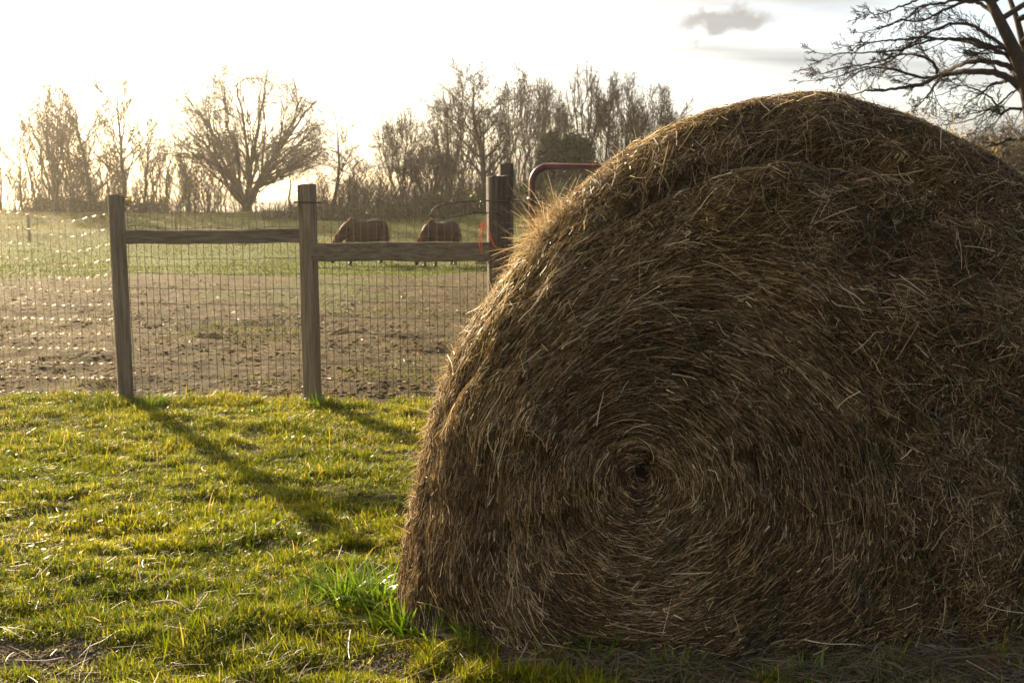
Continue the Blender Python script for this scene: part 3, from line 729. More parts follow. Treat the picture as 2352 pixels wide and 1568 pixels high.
# dark dung heap in the paddock
def mound(px, py, w, h, label, seed):
    R = rngof(seed); p = G(px, py)
    nn = 34; a = np.linspace(-1, 1, nn); XX, YY = np.meshgrid(a, a)
    rr = np.hypot(XX, YY)
    hh = h * np.clip(1 - rr ** 2, 0, 1) ** 0.8 * (1 + 0.5 * fbm(XX * 4, YY * 4, 0, 3, seed)) - 0.02 * (rr > 0.98)
    v = np.stack([XX * w, YY * w * 0.7, hh + tz(p.x + XX * w, p.y + YY * w * 0.7) - p.z - 0.004], -1).reshape(-1, 3)
    i = np.arange(nn * nn).reshape(nn, nn)
    q = np.stack([i[:-1, :-1], i[:-1, 1:], i[1:, 1:], i[1:, :-1]], -1).reshape(-1, 4)
    o = link('dung_heap', mk_mesh('dung_heap', v, [q]), M_clod, label=label, category='dung heap'); o.location = p
mound(800, 768, 0.22, 0.05, 'flat dark heap on the paddock soil just right of the middle post', 301)
mound(478, 783, 0.15, 0.035, 'small dark heap on the soil between the two fence posts', 302)
mound(1108, 604, 0.30, 0.13, 'dark heap on the far grass close to the gate post', 303)

# ------------------------------------------------------------------ fence
fence = empty('paddock_fence', (P(713, 925, 6.42).x, 6.42, 0), 'weathered wooden post and rail fence backed with square wire mesh', 'fence')
def flink(name, g, mat, smooth=False, **kw):
    me = g.mesh(name, smooth); v = np.concatenate(g.v) - np.array(fence.location)
    me.vertices.foreach_set('co', v.astype(np.float32).ravel())
    return link(name, me, mat, fence, **kw)
def post_geo(g, x, y, w, z1, rz, seed, round_=0.3, z0=-0.1, lean=(0, 0)):
    """weathered post: superellipse section, wavering edges, slightly sloped sawn top"""
    R = rngof(seed); n, K = 28, 26
    an = np.arange(n) * 2 * math.pi / n
    p_ = 2 / (2 + 6 * (1 - round_))
    cx = np.sign(np.cos(an)) * np.abs(np.cos(an)) ** p_; cy = np.sign(np.sin(an)) * np.abs(np.sin(an)) ** p_
    zz = np.linspace(z0, z1, K)
    V = []
    for k, z in enumerate(zz):
        s_ = w / 2 * (1 + 0.025 * math.sin(z * 5 + seed)); 
        wob = 1 + 0.03 * fbm(np.cos(an) * 3, np.sin(an) * 3, z * 2, 2, seed)
        X = cx * s_ * wob; Y = cy * s_ * wob
        Xr = X * math.cos(rz) - Y * math.sin(rz); Yr = X * math.sin(rz) + Y * math.cos(rz)
        Z = np.full(n, z) + (Xr * 0.05 + 0.004 * fbm(X * 40, Y * 40, 0, 2, seed) if k == K - 1 else 0)
        f = (z - z0) / (z1 - z0)
        V.append(np.stack([Xr + x + lean[0] * f, Yr + y + lean[1] * f, Z], -1))
    V = np.array(V).reshape(-1, 3)
    i = np.arange(K * n).reshape(K, n); j = np.roll(i, -1, 1)
    q = np.stack([i[:-1], j[:-1], j[1:], i[1:]], -1).reshape(-1, 4)
    g.add(V, [q, i[-1][None], i[0][::-1][None]])
Y1, Y2, Y3 = 6.52, 6.44, 6.20
p1 = P(290, 918, Y1); p2 = P(718, 925, Y2); p3 = P(1160, 800, Y3)
X1, X2 = p1.x, p2.x
X3 = P(1147, 480, Y3).x
zt1, zt2, zt3 = P(268, 448, Y1).z, P(713, 424, Y2).z, P(1147, 405, Y3).z
for (x, y, w, z, rz, sd_, rd, mt) in ((X1, Y1, 0.100, zt1, 0.42, 11, 0.25, M_wood), (X2, Y2, 0.100, zt2, -0.20, 12, 0.3, M_wood), (X3, Y3, 0.150, zt3, 0.2, 13, 0.8, M_wood2)):
    g = Geo(); post_geo(g, x, y, w, z, rz, sd_, rd); o = flink('post', g, mt)
    if mt is M_wood2: o['label'] = 'thick round dark post with split top at the gate end'
def rail_geo(g, a, b, h, th_, seed):
    K = 40; a = np.array(a); b = np.array(b)
    f = np.linspace(0, 1, K)[:, None]; c = a + (b - a) * f
    c[:, 2] += 0.006 * fbm(f[:, 0] * 5, 0.5, 0, 2, seed)
    sec = np.array([(-1, -.86), (-.86, -1), (.86, -1), (1, -.86), (1, .86), (.86, 1), (-.86, 1), (-1, .86)])
    V = []
    for k in range(K):
        hh = h / 2 * (1 + 0.04 * float(fbm(k * 0.25, seed, 0, 2, seed))); tt_ = th_ / 2
        V.append(np.stack([np.full(8, c[k, 0]), c[k, 1] + sec[:, 0] * tt_, c[k, 2] + sec[:, 1] * hh], -1))
    V = np.array(V).reshape(-1, 3)
    i = np.arange(K * 8).reshape(K, 8); j = np.roll(i, -1, 1)
    q = np.stack([i[:-1], i[1:], j[1:], j[:-1]], -1).reshape(-1, 4)
    g.add(V, [q, i[0][None], i[-1][::-1][None]])
g = Geo(); rail_geo(g, (X1 + 0.05, Y1, P(290, 545, Y1).z), (X2 - 0.047, Y2, P(696, 541, Y2).z), 0.088, 0.042, 31); flink('rail', g, M_woodx)
g = Geo(); rail_geo(g, (X2 + 0.03, Y2 - 0.035, P(735, 578, Y2).z), (X3 - 0.03, Y3 - 0.03, P(1124, 578, Y3).z), 0.118, 0.045, 32); flink('rail', g, M_woodx)
g = Geo()   # bent nails and bark scraps where the rail meets the post
for px, py in ((722, 575), (715, 590), (752, 567), (782, 571), (790, 582), (1126, 590)):
    g = Geo(); c = P(px, py, Y2 - 0.066); g.tubes(np.array([[(c.x, c.y, c.z), (c.x + 0.012, c.y - 0.010, c.z + 0.008), (c.x + 0.004, c.y - 0.014, c.z - 0.016)]]), 0.003, 5); flink('bent_nail', g, M_wire)
def mesh_panel(xa, ya, xb, yb, top_fn, dent=None, seed=0, glint=False):
    """one stretch of woven wire: stays every 5 cm, line wires every 10 cm"""
    g = Geo(); R = rngof(seed)
    L = math.hypot(xb - xa, yb - ya); n = max(2, int(L / 0.05))
    nh = 13
    K = 60
    f = np.linspace(0, 1, K)
    def pos(u, zf):
        x = xa + (xb - xa) * u; y = ya + (yb - ya) * u
        zt = top_fn(u); z = 0.03 + (zt - 0.03) * zf
        dy = 0
        if dent is not None:
            dx = (u - dent[0]) / dent[1]; dz = (zf - dent[2]) / dent[3]
            e = np.exp(-(dx ** 2 + dz ** 2)); z = z - e * dent[4]; dy = -e * 0.04; x = x + dent[5] * np.exp(-((dx) ** 2 + ((zf - dent[2] + 0.05) / 0.12) ** 2)) * np.sin(dx * 2.5)
        y = y + 0.006 * np.sin(u * 9 + zf * 3 + seed) + dy
        return np.stack(np.broadcast_arrays(x, y, z), -1)
    us = (np.arange(n) + 0.5) / n + R.normal(0, 0.0016, n)
    V = np.array([pos(u + 0.002 * np.sin(np.linspace(0, 7, 14) + u * 40), np.linspace(0, 1, 14)) for u in us])
    g.tubes(V, 0.0019, 4, caps=False)
    kk = max(K, n * (10 if glint else 3)); fu = np.linspace(0, 1, kk)
    H = []
    for i in range(nh):
        zf = i / (nh - 1)
        p = pos(fu, np.full(kk, zf))
        p[:, 2] += ((0.0034 + 0.0012 * fbm(fu * 9, i * 1.7, 0, 2, 88)) if glint else 0.0015) * np.sin(fu * n * math.pi * 2 / (1.25 if glint else 1) + (2.5 * fbm(fu * 6, i * 2.3, 0, 2, 89) if glint else 0)) + 0.003 * fbm(fu * 14, i * 3.1, 0, 2, seed)
        H.append(p)
    g.tubes(np.array(H), 0.0016 if glint else 0.0018, 14 if glint else 6, caps=False)
    # knots where the wires cross
    kn = []
    for i in range(nh):
        kn.append(pos(us, np.full(n, i / (nh - 1))))
    kn = np.concatenate(kn)
    m = len(kn); r = 0.0026
    v = (kn[:, None, :] + iv[None] * r)
    g.add(v.reshape(-1, 3), [(if_[None] + (np.arange(m) * 12)[:, None, None]).reshape(-1, 3)])
    return g
OFF = 0.055
zl = P(130, 487, 6.6).z
flink('wire_mesh', mesh_panel(X1 - 2.2, Y1 + 0.16, X1 - 0.02, Y1 + OFF, lambda u: zl + 0.0 * u + 0.01 * np.sin(u * 5), (0.845, 0.085, 0.93, 0.35, 0.055, 0.02), 3, True), M_glint, True, label='dented stretch of wire mesh left of the posts')
flink('wire_mesh', mesh_panel(X1 + 0.02, Y1 + OFF, X2 - 0.02, Y2 + OFF, lambda u: P(480, 484, 6.5).z - 0.016 * np.sin(u * 3.1) + 0.006 * np.sin(u * 17), None, 4), M_wire, True)
flink('wire_mesh', mesh_panel(X2 + 0.02, Y2 + OFF, X3 + 0.02, Y3 + 0.09, lambda u: P(920, 466, 6.4).z - 0.010 * np.sin(u * 3.1) + 0.005 * np.sin(u * 13), None, 5), M_wire, True)
g = Geo()   # plain wire strung above the mesh
g.tubes(spline([(X1 - 2.2, Y1 + 0.1, 1.28), (X1 - 0.6, Y1 + 0.06, 1.275), (X1, Y1 + 0.056, 1.29), (X1 + 0.6, Y1 + 0.05, 1.27), (X2, Y2 + 0.055, 1.293), (X3, Y3 + 0.08, 1.30)], 90)[None], 0.0013, 4)
flink('top_wire', g, M_wire, True)
g = Geo()
c = P(291, 462, Y1 - 0.03); g.tubes(np.array([[(c.x - 0.03, Y1, c.z), (c.x - 0.01, Y1 - .004, c.z + 0.006), (c.x + 0.012, Y1 - .004, c.z + 0.004), (c.x + 0.022, Y1, c.z - 0.012)]]), [[0.006, 0.010, 0.012, 0.007]], 8)
flink('insulator', g, M_yellow, True)
g = Geo(); c = P(737, 462, Y2)
g.tubes(np.array([[(X2 - 0.075, Y2 - 0.055, 1.295), (X2, Y2 - 0.06, 1.293), (X2 + 0.10, Y2 - 0.05, 1.288)]]), 0.004, 6); flink('pin', g, M_black, True)

# taller post the gate closes against
gp_y = 6.46; gx0 = P(1162, 420, gp_y).x
g = Geo(); post_geo(g, 0, 0, 0.092, P(1160, 377, gp_y).z, 0.15, 17, 0.25)
o = link('gate_post', g.mesh('gate_post', False), M_wood2, label='taller square timber post standing close behind the round gate end post', category='post'); o.location = (gx0, gp_y, 0)

# gate
gy = 6.75
gA = P(1222, 480, gy); ztop = P(1300, 382, gy).z
gate = empty('tube_gate', (gA.x, gy, 0), 'red painted tubular steel gate half hidden behind the bale', 'gate')
GL = 3.1; rt = 0.0225
def tube_obj(name, pts, r, mat, parent, n=40, sides=12, sp=True):
    g = Geo(); p = spline(pts, n) if sp else np.array(pts, float)
    g.tubes(p[None], r, sides); return link(name, g.mesh(name), mat, parent)
rc = 0.11
def arc(cx, cz, a0, a1, n=8): return [(cx + rc * math.cos(a), 0, cz + rc * math.sin(a)) for a in np.linspace(a0, a1, n)]
fr = [(0, 0, 0.35)] + arc(rc, ztop - rc, math.pi, math.pi / 2) + arc(GL - rc, ztop - rc, math.pi / 2, 0) + arc(GL - rc, 0.25 + rc, 0, -math.pi / 2) + arc(rc, 0.25 + rc, -math.pi / 2, -math.pi) + [(0, 0, 0.36)]
tube_obj('frame', fr, rt, M_gate, gate, sp=False)
for k in range(1, 5):
    z = 0.25 + (ztop - 0.29) * (k / 5) ** 1.08
    tube_obj('bar', [(rt * 0.8, 0, z), (GL / 2, 0, z), (GL - rt * 0.8, 0, z)], 0.016, M_gate, gate, 8, 10)
for k in (1, 2):
    x = GL * k / 3
    tube_obj('brace', [(x, -0.02, 0.25), (x, -0.02, ztop * 0.6), (x, -0.02, ztop)], 0.012, M_gate, gate, 6, 8)
gate.rotation_euler = (0, 0, 0.10)
g = Geo(); zc = P(1222, 458, gy).z
g.tubes(np.array([[(0.0, 0, zc - 0.012), (0.0, 0, zc + 0.012)]]) + np.array([0, 0, 0.0]), 0.032, 14)
g.tubes(np.array([[(-0.03, -0.02, zc), (0.045, -0.035, zc), (0.075, -0.03, zc)]]), 0.010, 8)
link('latch_collar', g.mesh('latch_collar'), M_wire, gate)

# latch chain between round post and gate
zc3 = P(1165, 460, Y3 - 0.08).z
chain = empty('latch_chain', (X3, Y3 - 0.08, zc3), 'steel hook and ring fastening the gate to the round post', 'latch')
g = Geo(); an = np.linspace(0, 2 * math.pi, 15)
g.tubes(np.stack([0.062 + 0.017 * np.cos(an), -0.012 + 0 * an, 0.010 + 0.017 * np.sin(an)], -1)[None], 0.0035, 6); link('ring', g.mesh('ring'), M_wire, chain)
g = Geo(); g.tubes(spline([(-0.115, 0.0, -0.010), (-0.09, -0.008, -0.003), (-0.02, -0.016, -0.006), (0.05, -0.010, -0.008), (0.075, 0.002, -0.012)], 14)[None], 0.0045, 6); link('hook_bar', g.mesh('hook_bar'), M_wire, chain)
R = rngof(5)
e = np.array([gA.x - X3, gy - (Y3 - 0.08), 0.0])
for k in range(6):
    f0 = np.array([0.085, 0.01, 0.004]) + (e - np.array([0.085, 0.01, 0])) * (k + 0.5) / 6 + np.array([0, 0, -0.006 * math.sin(k)])
    d = nrm(e)
    oth_ = np.array([0, 0, 1.0]) if k % 2 else nrm(np.cross(d, [0, 0, 1.0]))
    g = Geo(); ln = np.linalg.norm(e) / 6 * 0.62
    g.tubes((f0 + np.outer(np.cos(an), d) * ln + np.outer(np.sin(an), oth_) * 0.010)[None], 0.0028, 5); link('link', g.mesh('link'), M_wire, chain)

# black cable loop and orange twine hanging at the round post
def hang(name, base, chains, r, mat, label, cat, sides=5, n=40):
    g = Geo(); b0 = np.array(base); R = rngof(77)
    for ch in chains:
        p = spline(ch, n) - b0; g.tubes(p[None], r, sides, rnd=R.uniform(0, 1))
    o = link(name, g.mesh(name), mat, label=label, category=cat); o.location = b0
    return o
YL = Y3 - 0.05
pp = lambda a, b_, dy=0.0: tuple(P(a, b_, YL + dy))
hang('cable_loop', pp(1122, 489), [[pp(1165, 522, -0.045), pp(1155, 500, -0.04), pp(1138, 490, -0.03), pp(1122, 489), pp(1090, 489, -0.03), pp(1050, 497, -0.05), pp(1015, 501, -0.03), pp(993, 496), pp(990, 488, 0.02), pp(1000, 477, 0.03), pp(1022, 469, 0.03), pp(1060, 464, 0.03), pp(1115, 460, 0.02)]],
     0.0034, M_black, 'black cable bent into a loop left of the round post', 'cable')
tw = []; R = rngof(6)
kx, ky = 1112, 512
for k in range(9):
    j = lambda s_: R.normal(0, s_)
    if k < 4: tw.append([pp(kx + j(3), ky + j(4), -0.03), pp(1107 + j(3), 530 + j(3), -0.04), pp(1103 + j(3), 552 + j(3), -0.03), pp(1106 + j(3), 575 + j(6), -0.03)])
    elif k < 7: tw.append([pp(kx + 2 + j(2), ky + j(3), -0.03), pp(1122 + j(2), 535 + j(3), -0.06), pp(1135 + j(3), 562 + j(2), -0.05), pp(1150 + j(3), 574 + j(3), -0.05), pp(1163 + j(4), 584 + j(4), -0.05)])
    else: tw.append([pp(kx + j(3), ky - 10 + j(2), -0.03), pp(kx + 6 + j(3), ky, -0.045), pp(kx - 6 + j(3), ky + 5, -0.035), pp(kx + 4, ky + 14 + j(2), -0.03), pp(kx - 2, ky - 8, -0.04)])
hang('twine', pp(kx, ky), tw, 0.0017, M_twine, 'frayed orange baling twine knotted on the fence beside the round post', 'twine', 4, 26)
# small far posts in the field
for px, py, Yv, label in ((68, 548, 46, 'thin far post standing on the slope at the far left'), (405, 540, 50, 'thin far post on the slope right of the left fence post')):
    gpt = G(px, py); g = Geo(); post_geo(g, 0, 0, 0.11, (py - 484) * gpt.y / F, 0.2, 51, 0.8)
    o = link('field_post', g.mesh('field_post', False), M_wood, label=label, category='post', group='far posts in the field'); o.location = gpt

# ------------------------------------------------------------------ horses
def horse(px, py, yaw, label, seed, legs, cmp=1.0):
    p = G(px, py); R = rngof(seed)
    root = empty('horse', (p.x, p.y, p.z), label, 'horse', 'grazing horses', yaw)
    g = Geo()
    def ch(pts, ysc=1.0, sides=16, n=18):
        a = np.array(pts, float); q_ = spline(a[:, :3], n); r = np.interp(np.linspace(0, 1, n), np.linspace(0, 1, len(a)), a[:, 3])
        # round the ends off
        r = r * np.minimum(1, np.sqrt(np.clip(np.minimum(np.arange(n), np.arange(n)[::-1]) + 0.25, 0, 1)))
        b = Geo(); b.tubes(q_[None], r[None], sides); v = b.v[0].copy()
        cy = np.repeat(q_[:, 1], sides); v[:, 1] = cy + (v[:, 1] - cy) * ysc
        g.add(v, [x for y_ in b.f.values() for x in y_])
    ch([(-.62, 0, .98, .17), (-.48, 0, 1.04, .29), (-.20, 0, .99, .345), (.10, 0, .97, .355), (.38, 0, 1.04, .34), (.60, 0, 1.10, .29), (.76, 0, 1.06, .16)], 0.84)
    ch([(-.34, 0, 1.22, .17), (-.46, 0, 1.24, .18), (-.56, 0, 1.20, .12)], 0.5)
    ch([(-.34, 0, 1.16, .24), (-.62, 0, 1.07, .215), (-.86, 0, .86, .16), (-1.03, 0, .62, .125), (-1.09, 0, .47, .10)], 0.62)
    ch([(-1.06, 0, .50, .12), (-1.11, 0, .40, .135), (-1.15, 0, .26, .098), (-1.17, 0, .12, .075), (-1.18, 0, .05, .055)], 0.72)
    for s_ in (-1, 1):
        ch([(-1.06, s_ * .055, .54, .035), (-1.05, s_ * .075, .62, .026), (-1.045, s_ * .085, .68, .008)], 1, 8, 8)
        fx = legs[0] * s_
        ch([(-.52, s_ * .15, .95, .17), (-.52 + fx * .4, s_ * .155, .66, .088), (-.52 + fx * .8, s_ * .15, .44, .060), (-.52 + fx, s_ * .15, .24, .042), (-.52 + fx, s_ * .15, .10, .048), (-.535 + fx, s_ * .15, .03, .058)], 1, 12)
        hx = legs[1] * s_
        ch([(.56, s_ * .14, 1.05, .24), (.50 + hx * .3, s_ * .17, .78, .16), (.60 + hx * .6, s_ * .16, .60, .090), (.70 + hx, s_ * .155, .47, .062), (.66 + hx, s_ * .15, .26, .045), (.64 + hx, s_ * .15, .10, .050), (.625 + hx, s_ * .15, .03, .060)], 1, 12)
    me = g.mesh('body_raw')
    ob = bpy.data.objects.new('body_raw', me); COL.objects.link(ob)
    md = ob.modifiers.new('r', 'REMESH'); md.mode = 'VOXEL'; md.voxel_size = 0.022; md.use_smooth_shade = True
    sm_ = ob.modifiers.new('s', 'SMOOTH'); sm_.iterations = 6; sm_.factor = 0.6
    dg = bpy.context.evaluated_depsgraph_get(); me2 = bpy.data.meshes.new_from_object(ob.evaluated_get(dg))
    bpy.data.objects.remove(ob)
    me2.name = 'body'; me2.materials.clear()
    body = link('body', me2, M_horse, root)
    # mane along the crest, forelock at the withers
    g = Geo(); M = 700
    cr = spline([(-.38, 0, 1.43), (-.58, 0, 1.33), (-.84, 0, 1.10), (-1.06, 0, .83), (-1.14, 0, .62)], 60)
    i = R.integers(0, 60, M); b0 = cr[i] + R.normal(0, 0.012, (M, 3)); nn = np.array([-0.6, 0, 0.8]) 
    side = R.choice([-1, 1], M, p=[0.3, 0.7]); L = R.uniform(0.08, 0.20, M); f = np.linspace(0, 1, 5)[None, :, None]
    pts = b0[:, None, :] - nn * 0.03 + nn * 0.055 * np.sin(f * 2.4) + np.stack([np.zeros(M), side * 1.0, np.full(M, -0.3)], -1)[:, None, :] * (f * L[:, None, None]) * 0.55 + np.array([0.05, 0, -1.0]) * (f ** 2 * L[:, None, None]) * 0.7
    g.ribbons(pts, nrm(R.normal(0, 1, (M, 1, 3))) * 0.006 * np.ones((1, 5, 1)), R.uniform(0, 1, M)); link('mane', g.mesh('mane'), M_mane, root)
    g = Geo(); M = 500; b0 = np.array([.80, 0, 1.24]) + R.normal(0, 0.018, (M, 3)); L = R.uniform(0.6, 0.85, M); f = np.linspace(0, 1, 8)[None, :, None]
    dx = R.normal(0, 0.045, M); dy = R.normal(0, 0.05, M)
    pts = b0[:, None, :] + np.concatenate([0.05 * np.sin(f * 1.8) * np.ones((M, 1, 1)) + dx[:, None, None] * np.sin(f * 2.6), dy[:, None, None] * np.sin(f * 2.6), -(f ** 1.3) * L[:, None, None]], -1)
    g.ribbons(pts, nrm(R.normal(0, 1, (M, 1, 3))) * 0.006 * np.ones((1, 8, 1)), R.uniform(0, 0.8, M)); link('tail', g.mesh('tail'), M_mane, root)
    for s_ in (-1, 1):
        for x_ in (-.54 + legs[0] * s_, .62 + legs[1] * s_):
            g = Geo(); g.tubes(np.array([[(x_ - 0.012, s_ * .15, -0.01), (x_, s_ * .15, 0.05)]]), [[0.068, 0.055]], 12); link('hoof', g.mesh('hoof'), M_hoof, root)
        g = Geo(); g.add(iv * 0.018 + np.array([-1.125, s_ * .088, .40]), [if_]); link('eye', g.mesh('eye'), M_eye, root)
    return root
horse(838, 607, math.radians(44), 'chestnut horse grazing side on beside the middle fence post', 401, (.10, .13))
horse(1013, 608, math.radians(56), 'chestnut horse grazing turned towards the camera nearer the gate', 402, (-.07, .10))

# ------------------------------------------------------------------ bare trees
def grow(R, out, p, d, L, r, lvl, st):
    n = st['n'][lvl]; K = n + 1
    pts = np.zeros((K, 3)); pts[0] = p; dd = np.array(d, float)
    wob = R.normal(0, st['wob'][lvl], (n, 3)); up = st['up'][lvl]
    for k in range(n):
        dd = dd + wob[k]; dd[2] += up; dd /= math.sqrt(dd[0] ** 2 + dd[1] ** 2 + dd[2] ** 2)
        pts[k + 1] = pts[k] + dd * (L / n)
    end = st['taper'][lvl]
    rad = r * (1 - (1 - end) * np.linspace(0, 1, K))
    rad = np.maximum(rad, 2e-4)
    out.setdefault((lvl, K), []).append((pts, np.maximum(rad, st.get('rabs', 0))))
    if lvl + 1 >= len(st['n']): return
    nc = st['kids'][lvl]; nc = int(nc + R.integers(-(nc // 4) - 0, nc // 4 + 1))
    t0 = st['start'][lvl]
    az0 = R.uniform(0, 6.28)
    for c in range(nc):
        t = t0 + (1 - t0) * (c + R.uniform(0.1, 0.9)) / nc
        i = min(int(t * n), n - 1); f = t * n - i
        b = pts[i] * (1 - f) + pts[i + 1] * f
        ax = pts[i + 1] - pts[i]; ax = ax / np.linalg.norm(ax)
        az = az0 + c * 2.4 + R.normal(0, 0.4)
        ref = np.array([1., 0, 0]) if abs(ax[2]) > 0.8 else np.array([0, 0, 1.])
        u = np.cross(ax, ref); u /= np.linalg.norm(u); w = np.cross(ax, u)
        an = st['ang'][lvl] * R.uniform(0.65, 1.3)
        nd = ax * math.cos(an) + (u * math.cos(az) + w * math.sin(az)) * math.sin(an)
        l2 = L * st['len'][lvl] * R.uniform(0.7, 1.15) * (1.0 - st['fall'][lvl] * (t - t0))
        rr = max((r * (1 - (1 - end) * t)) * st['rk'][lvl], 2e-4)
        grow(R, out, b, nd, l2, rr, lvl + 1, st)
ST = {
 'round': dict(n=[4, 7, 6, 5, 4, 3], wob=[.05, .08, .09, .10, .10, .1], up=[0, .015, .05, .06, .06, .05], kids=[13, 9, 7, 5, 3], start=[.3, .15, .15, .1, .1], ang=[.80, .50, .46, .42, .4], len=[4.8, .60, .58, .55, .5], fall=[.0, .35, .3, .3, .3], rk=[.62, .60, .6, .65, .7], taper=[.7, .25, .3, .35, .4, .5], rmin=.0085),
 'upright': dict(n=[9, 6, 5, 4, 3], wob=[.05, .07, .08, .09, .1], up=[.02, .12, .10, .08, .07], kids=[20, 8, 6, 3], start=[.18, .2, .15, .1], ang=[.60, .48, .45, .42], len=[.42, .48, .48, .5], fall=[.62, .35, .4, .3], rk=[.5, .6, .65, .7], taper=[.12, .25, .35, .4, .5], rmin=.0085),
 'vase': dict(n=[3, 9, 6, 5, 4], wob=[.06, .06, .08, .09, .1], up=[0, .05, .10, .09, .07], kids=[6, 12, 6, 3], start=[.25, .25, .15, .1], ang=[.38, .46, .45, .42], len=[5.0, .32, .48, .5], fall=[0, .5, .4, .3], rk=[.6, .5, .6, .7], taper=[.8, .15, .3, .4, .5], rmin=.0085),
 'thin': dict(n=[8, 5, 4, 3], wob=[.06, .08, .09, .1], up=[.02, .10, .09, .07], kids=[14, 7, 5], start=[.3, .2, .15], ang=[.58, .48, .45], len=[.34, .5, .5], fall=[.5, .35, .3], rk=[.5, .6, .7], taper=[.15, .3, .4, .5], rmin=.0085),
}
def leaf_cloud(R, g, centres, radii, n, size, zsq=1.0):
    c = np.asarray(centres, float); M = n
    i = R.integers(0, len(c), M); rr = np.asarray(radii)[i]
    v = nrm(R.normal(0, 1, (M, 3))) * (R.uniform(0, 1, M) ** 0.45)[:, None] * rr[:, None]
    v[:, 2] *= zsq
    p = c[i] + v
    d = nrm(R.normal(0, 1, (M, 3))); u = nrm(np.cross(d, R.normal(0, 1, (M, 3)))); s_ = R.uniform(0.5, 1.2, M) * size
    pts = p[:, None, :] + d[:, None, :] * (s_[:, None, None] * np.array([-.5, 0, .5])[None, :, None])
    g.ribbons(pts, u[:, None, :] * (s_[:, None, None] * np.array([.12, .36, .1])[None, :, None]), R.beta(2, 2, M))
def reach(R, out, b, d0, u, rf, r, lvl, env):
    """one bough bending from b towards the crown shell in direction u, then its own side boughs"""
    H, W, zc, pmax, kids, spread = env
    tgt = np.array([u[0] * W, u[1] * W, zc * H + u[2] * (1 - zc) * H]) * 1.0
    tgt[:2] *= rf; tgt[2] = zc * H + (tgt[2] - zc * H) * rf
    v = tgt - b; L = math.sqrt(v.dot(v))
    if L < 0.12: return
    n = max(3, min(10, int(L / 0.45) + 2))
    if pmax < 1.2: d0 = v / L + np.array([0, 0, .28]) + d0 * .15; d0 = d0 / math.sqrt(d0.dot(d0))
    c1 = b + d0 * L * 0.42; f = np.linspace(0, 1, n + 1)[:, None]
    pts = (1 - f) ** 2 * b + 2 * f * (1 - f) * c1 + f ** 2 * tgt
    w = np.cumsum(R.normal(0, 0.015 * L, (n + 1, 3)), 0); w -= f * w[-1]; w[0] = 0
    pts = pts + w + f * R.normal(0, 0.03 * L, 3)
    rad = np.maximum(r * (1 - 0.80 * f[:, 0] ** 0.8), 0.0001)
    out.setdefault((lvl, n + 1), []).append((pts, rad))
    if lvl >= len(kids): return
    k = kids[lvl]
    for c in range(k):
        t = (0.16 + 0.80 * (c + R.uniform(0, 1)) / k) if lvl else (0.12 + 0.84 * (c + R.uniform(0, 1)) / k)
        x = t * n; i = min(int(x), n - 1); q_ = pts[i] + (pts[i + 1] - pts[i]) * (x - i)
        ax = pts[i + 1] - pts[i]; ax /= math.sqrt(ax.dot(ax)) + 1e-9
        sg = spread[lvl] * (1.25 - 0.6 * t)
        nu = u + R.normal(0, sg, 3); nu /= math.sqrt(nu.dot(nu))
        pol = math.acos(max(-1, min(1, nu[2])))
        if pol > pmax: 
            h = math.hypot(nu[0], nu[1]); nu = np.array([nu[0] / h * math.sin(pmax), nu[1] / h * math.sin(pmax), math.cos(pmax)])
        nf = R.uniform(0.78, 1.03) if lvl < 2 else R.uniform(0.62, 1.04)
        tg = np.array([nu[0] * W, nu[1] * W, zc * H + nu[2] * (1 - zc) * H]); 
        if lvl >= 2:      # outer twigs stay short: stop part of the way
            dv = tg - q_; dl = math.sqrt(dv.dot(dv)) + 1e-9; mx = (1.3, .55, .35)[min(lvl - 2, 2)] * R.uniform(.5, 1.2)
            if dl > mx:
                dirv = dv / dl * 0.55 + ax * 0.5 + R.normal(0, .25, 3); dirv /= math.sqrt(dirv.dot(dirv))
                m_ = 3; p2 = q_ + dirv * mx * np.linspace(0, 1, m_ + 1)[:, None] + np.cumsum(R.normal(0, 0.03 * mx, (m_ + 1, 3)), 0) * np.linspace(0, 1, m_ + 1)[:, None]
                rr = np.maximum(rad[i] * 0.5 * (1 - 0.6 * np.linspace(0, 1, m_ + 1)), 0.0001)
                out.setdefault((lvl + 1, m_ + 1), []).append((p2, rr))
                if lvl + 1 <= len(kids) - 1:
                    for e in range(kids[lvl + 1]):
                        s0 = p2[1 + (e % m_)] ; d2 = dirv * .8 + R.normal(0, .45, 3); d2 /= math.sqrt(d2.dot(d2)); l3 = mx * R.uniform(.25, .6)
                        p3 = s0 + d2 * l3 * np.linspace(0, 1, 3)[:, None]
                        out.setdefault((lvl + 2, 3), []).append((p3, np.full(3, 0.0001)))
                continue
        reach(R, out, q_, ax * 0.75 + nu * 0.35, nu, nf, rad[i] * (0.62 if lvl else 1), lvl + 1, env)
def dome(R, out, H, W, r0, zc, pmax, nl, kids, spread, trunk=0.08):
    tz_ = trunk * H
    out.setdefault((0, 4), []).append((np.array([[0, 0, 0], [0.02, 0, tz_ * .35], [-0.01, 0, tz_ * .7], [0, 0, tz_ * 1.05]]), np.array([r0 * 1.15, r0, r0 * .95, r0 * .7])))
    for k in range(nl):
        pol = pmax * math.sqrt((k + 0.5) / nl); az = k * 2.39996 + R.normal(0, .25)
        u = np.array([math.sin(pol) * math.cos(az), math.sin(pol) * math.sin(az), math.cos(pol)])
        d0 = np.array([u[0] * .45, u[1] * .45, 1.0]); d0 /= math.sqrt(d0.dot(d0))
        reach(R, out, np.array([u[0] * r0 * .4, u[1] * r0 * .4, tz_ * R.uniform(.5, 1.0)]), d0, u, R.uniform(.93, 1.03), r0 * R.uniform(.36, .58), 1, (H, W, zc, pmax, (0,) + kids, (0,) + spread))
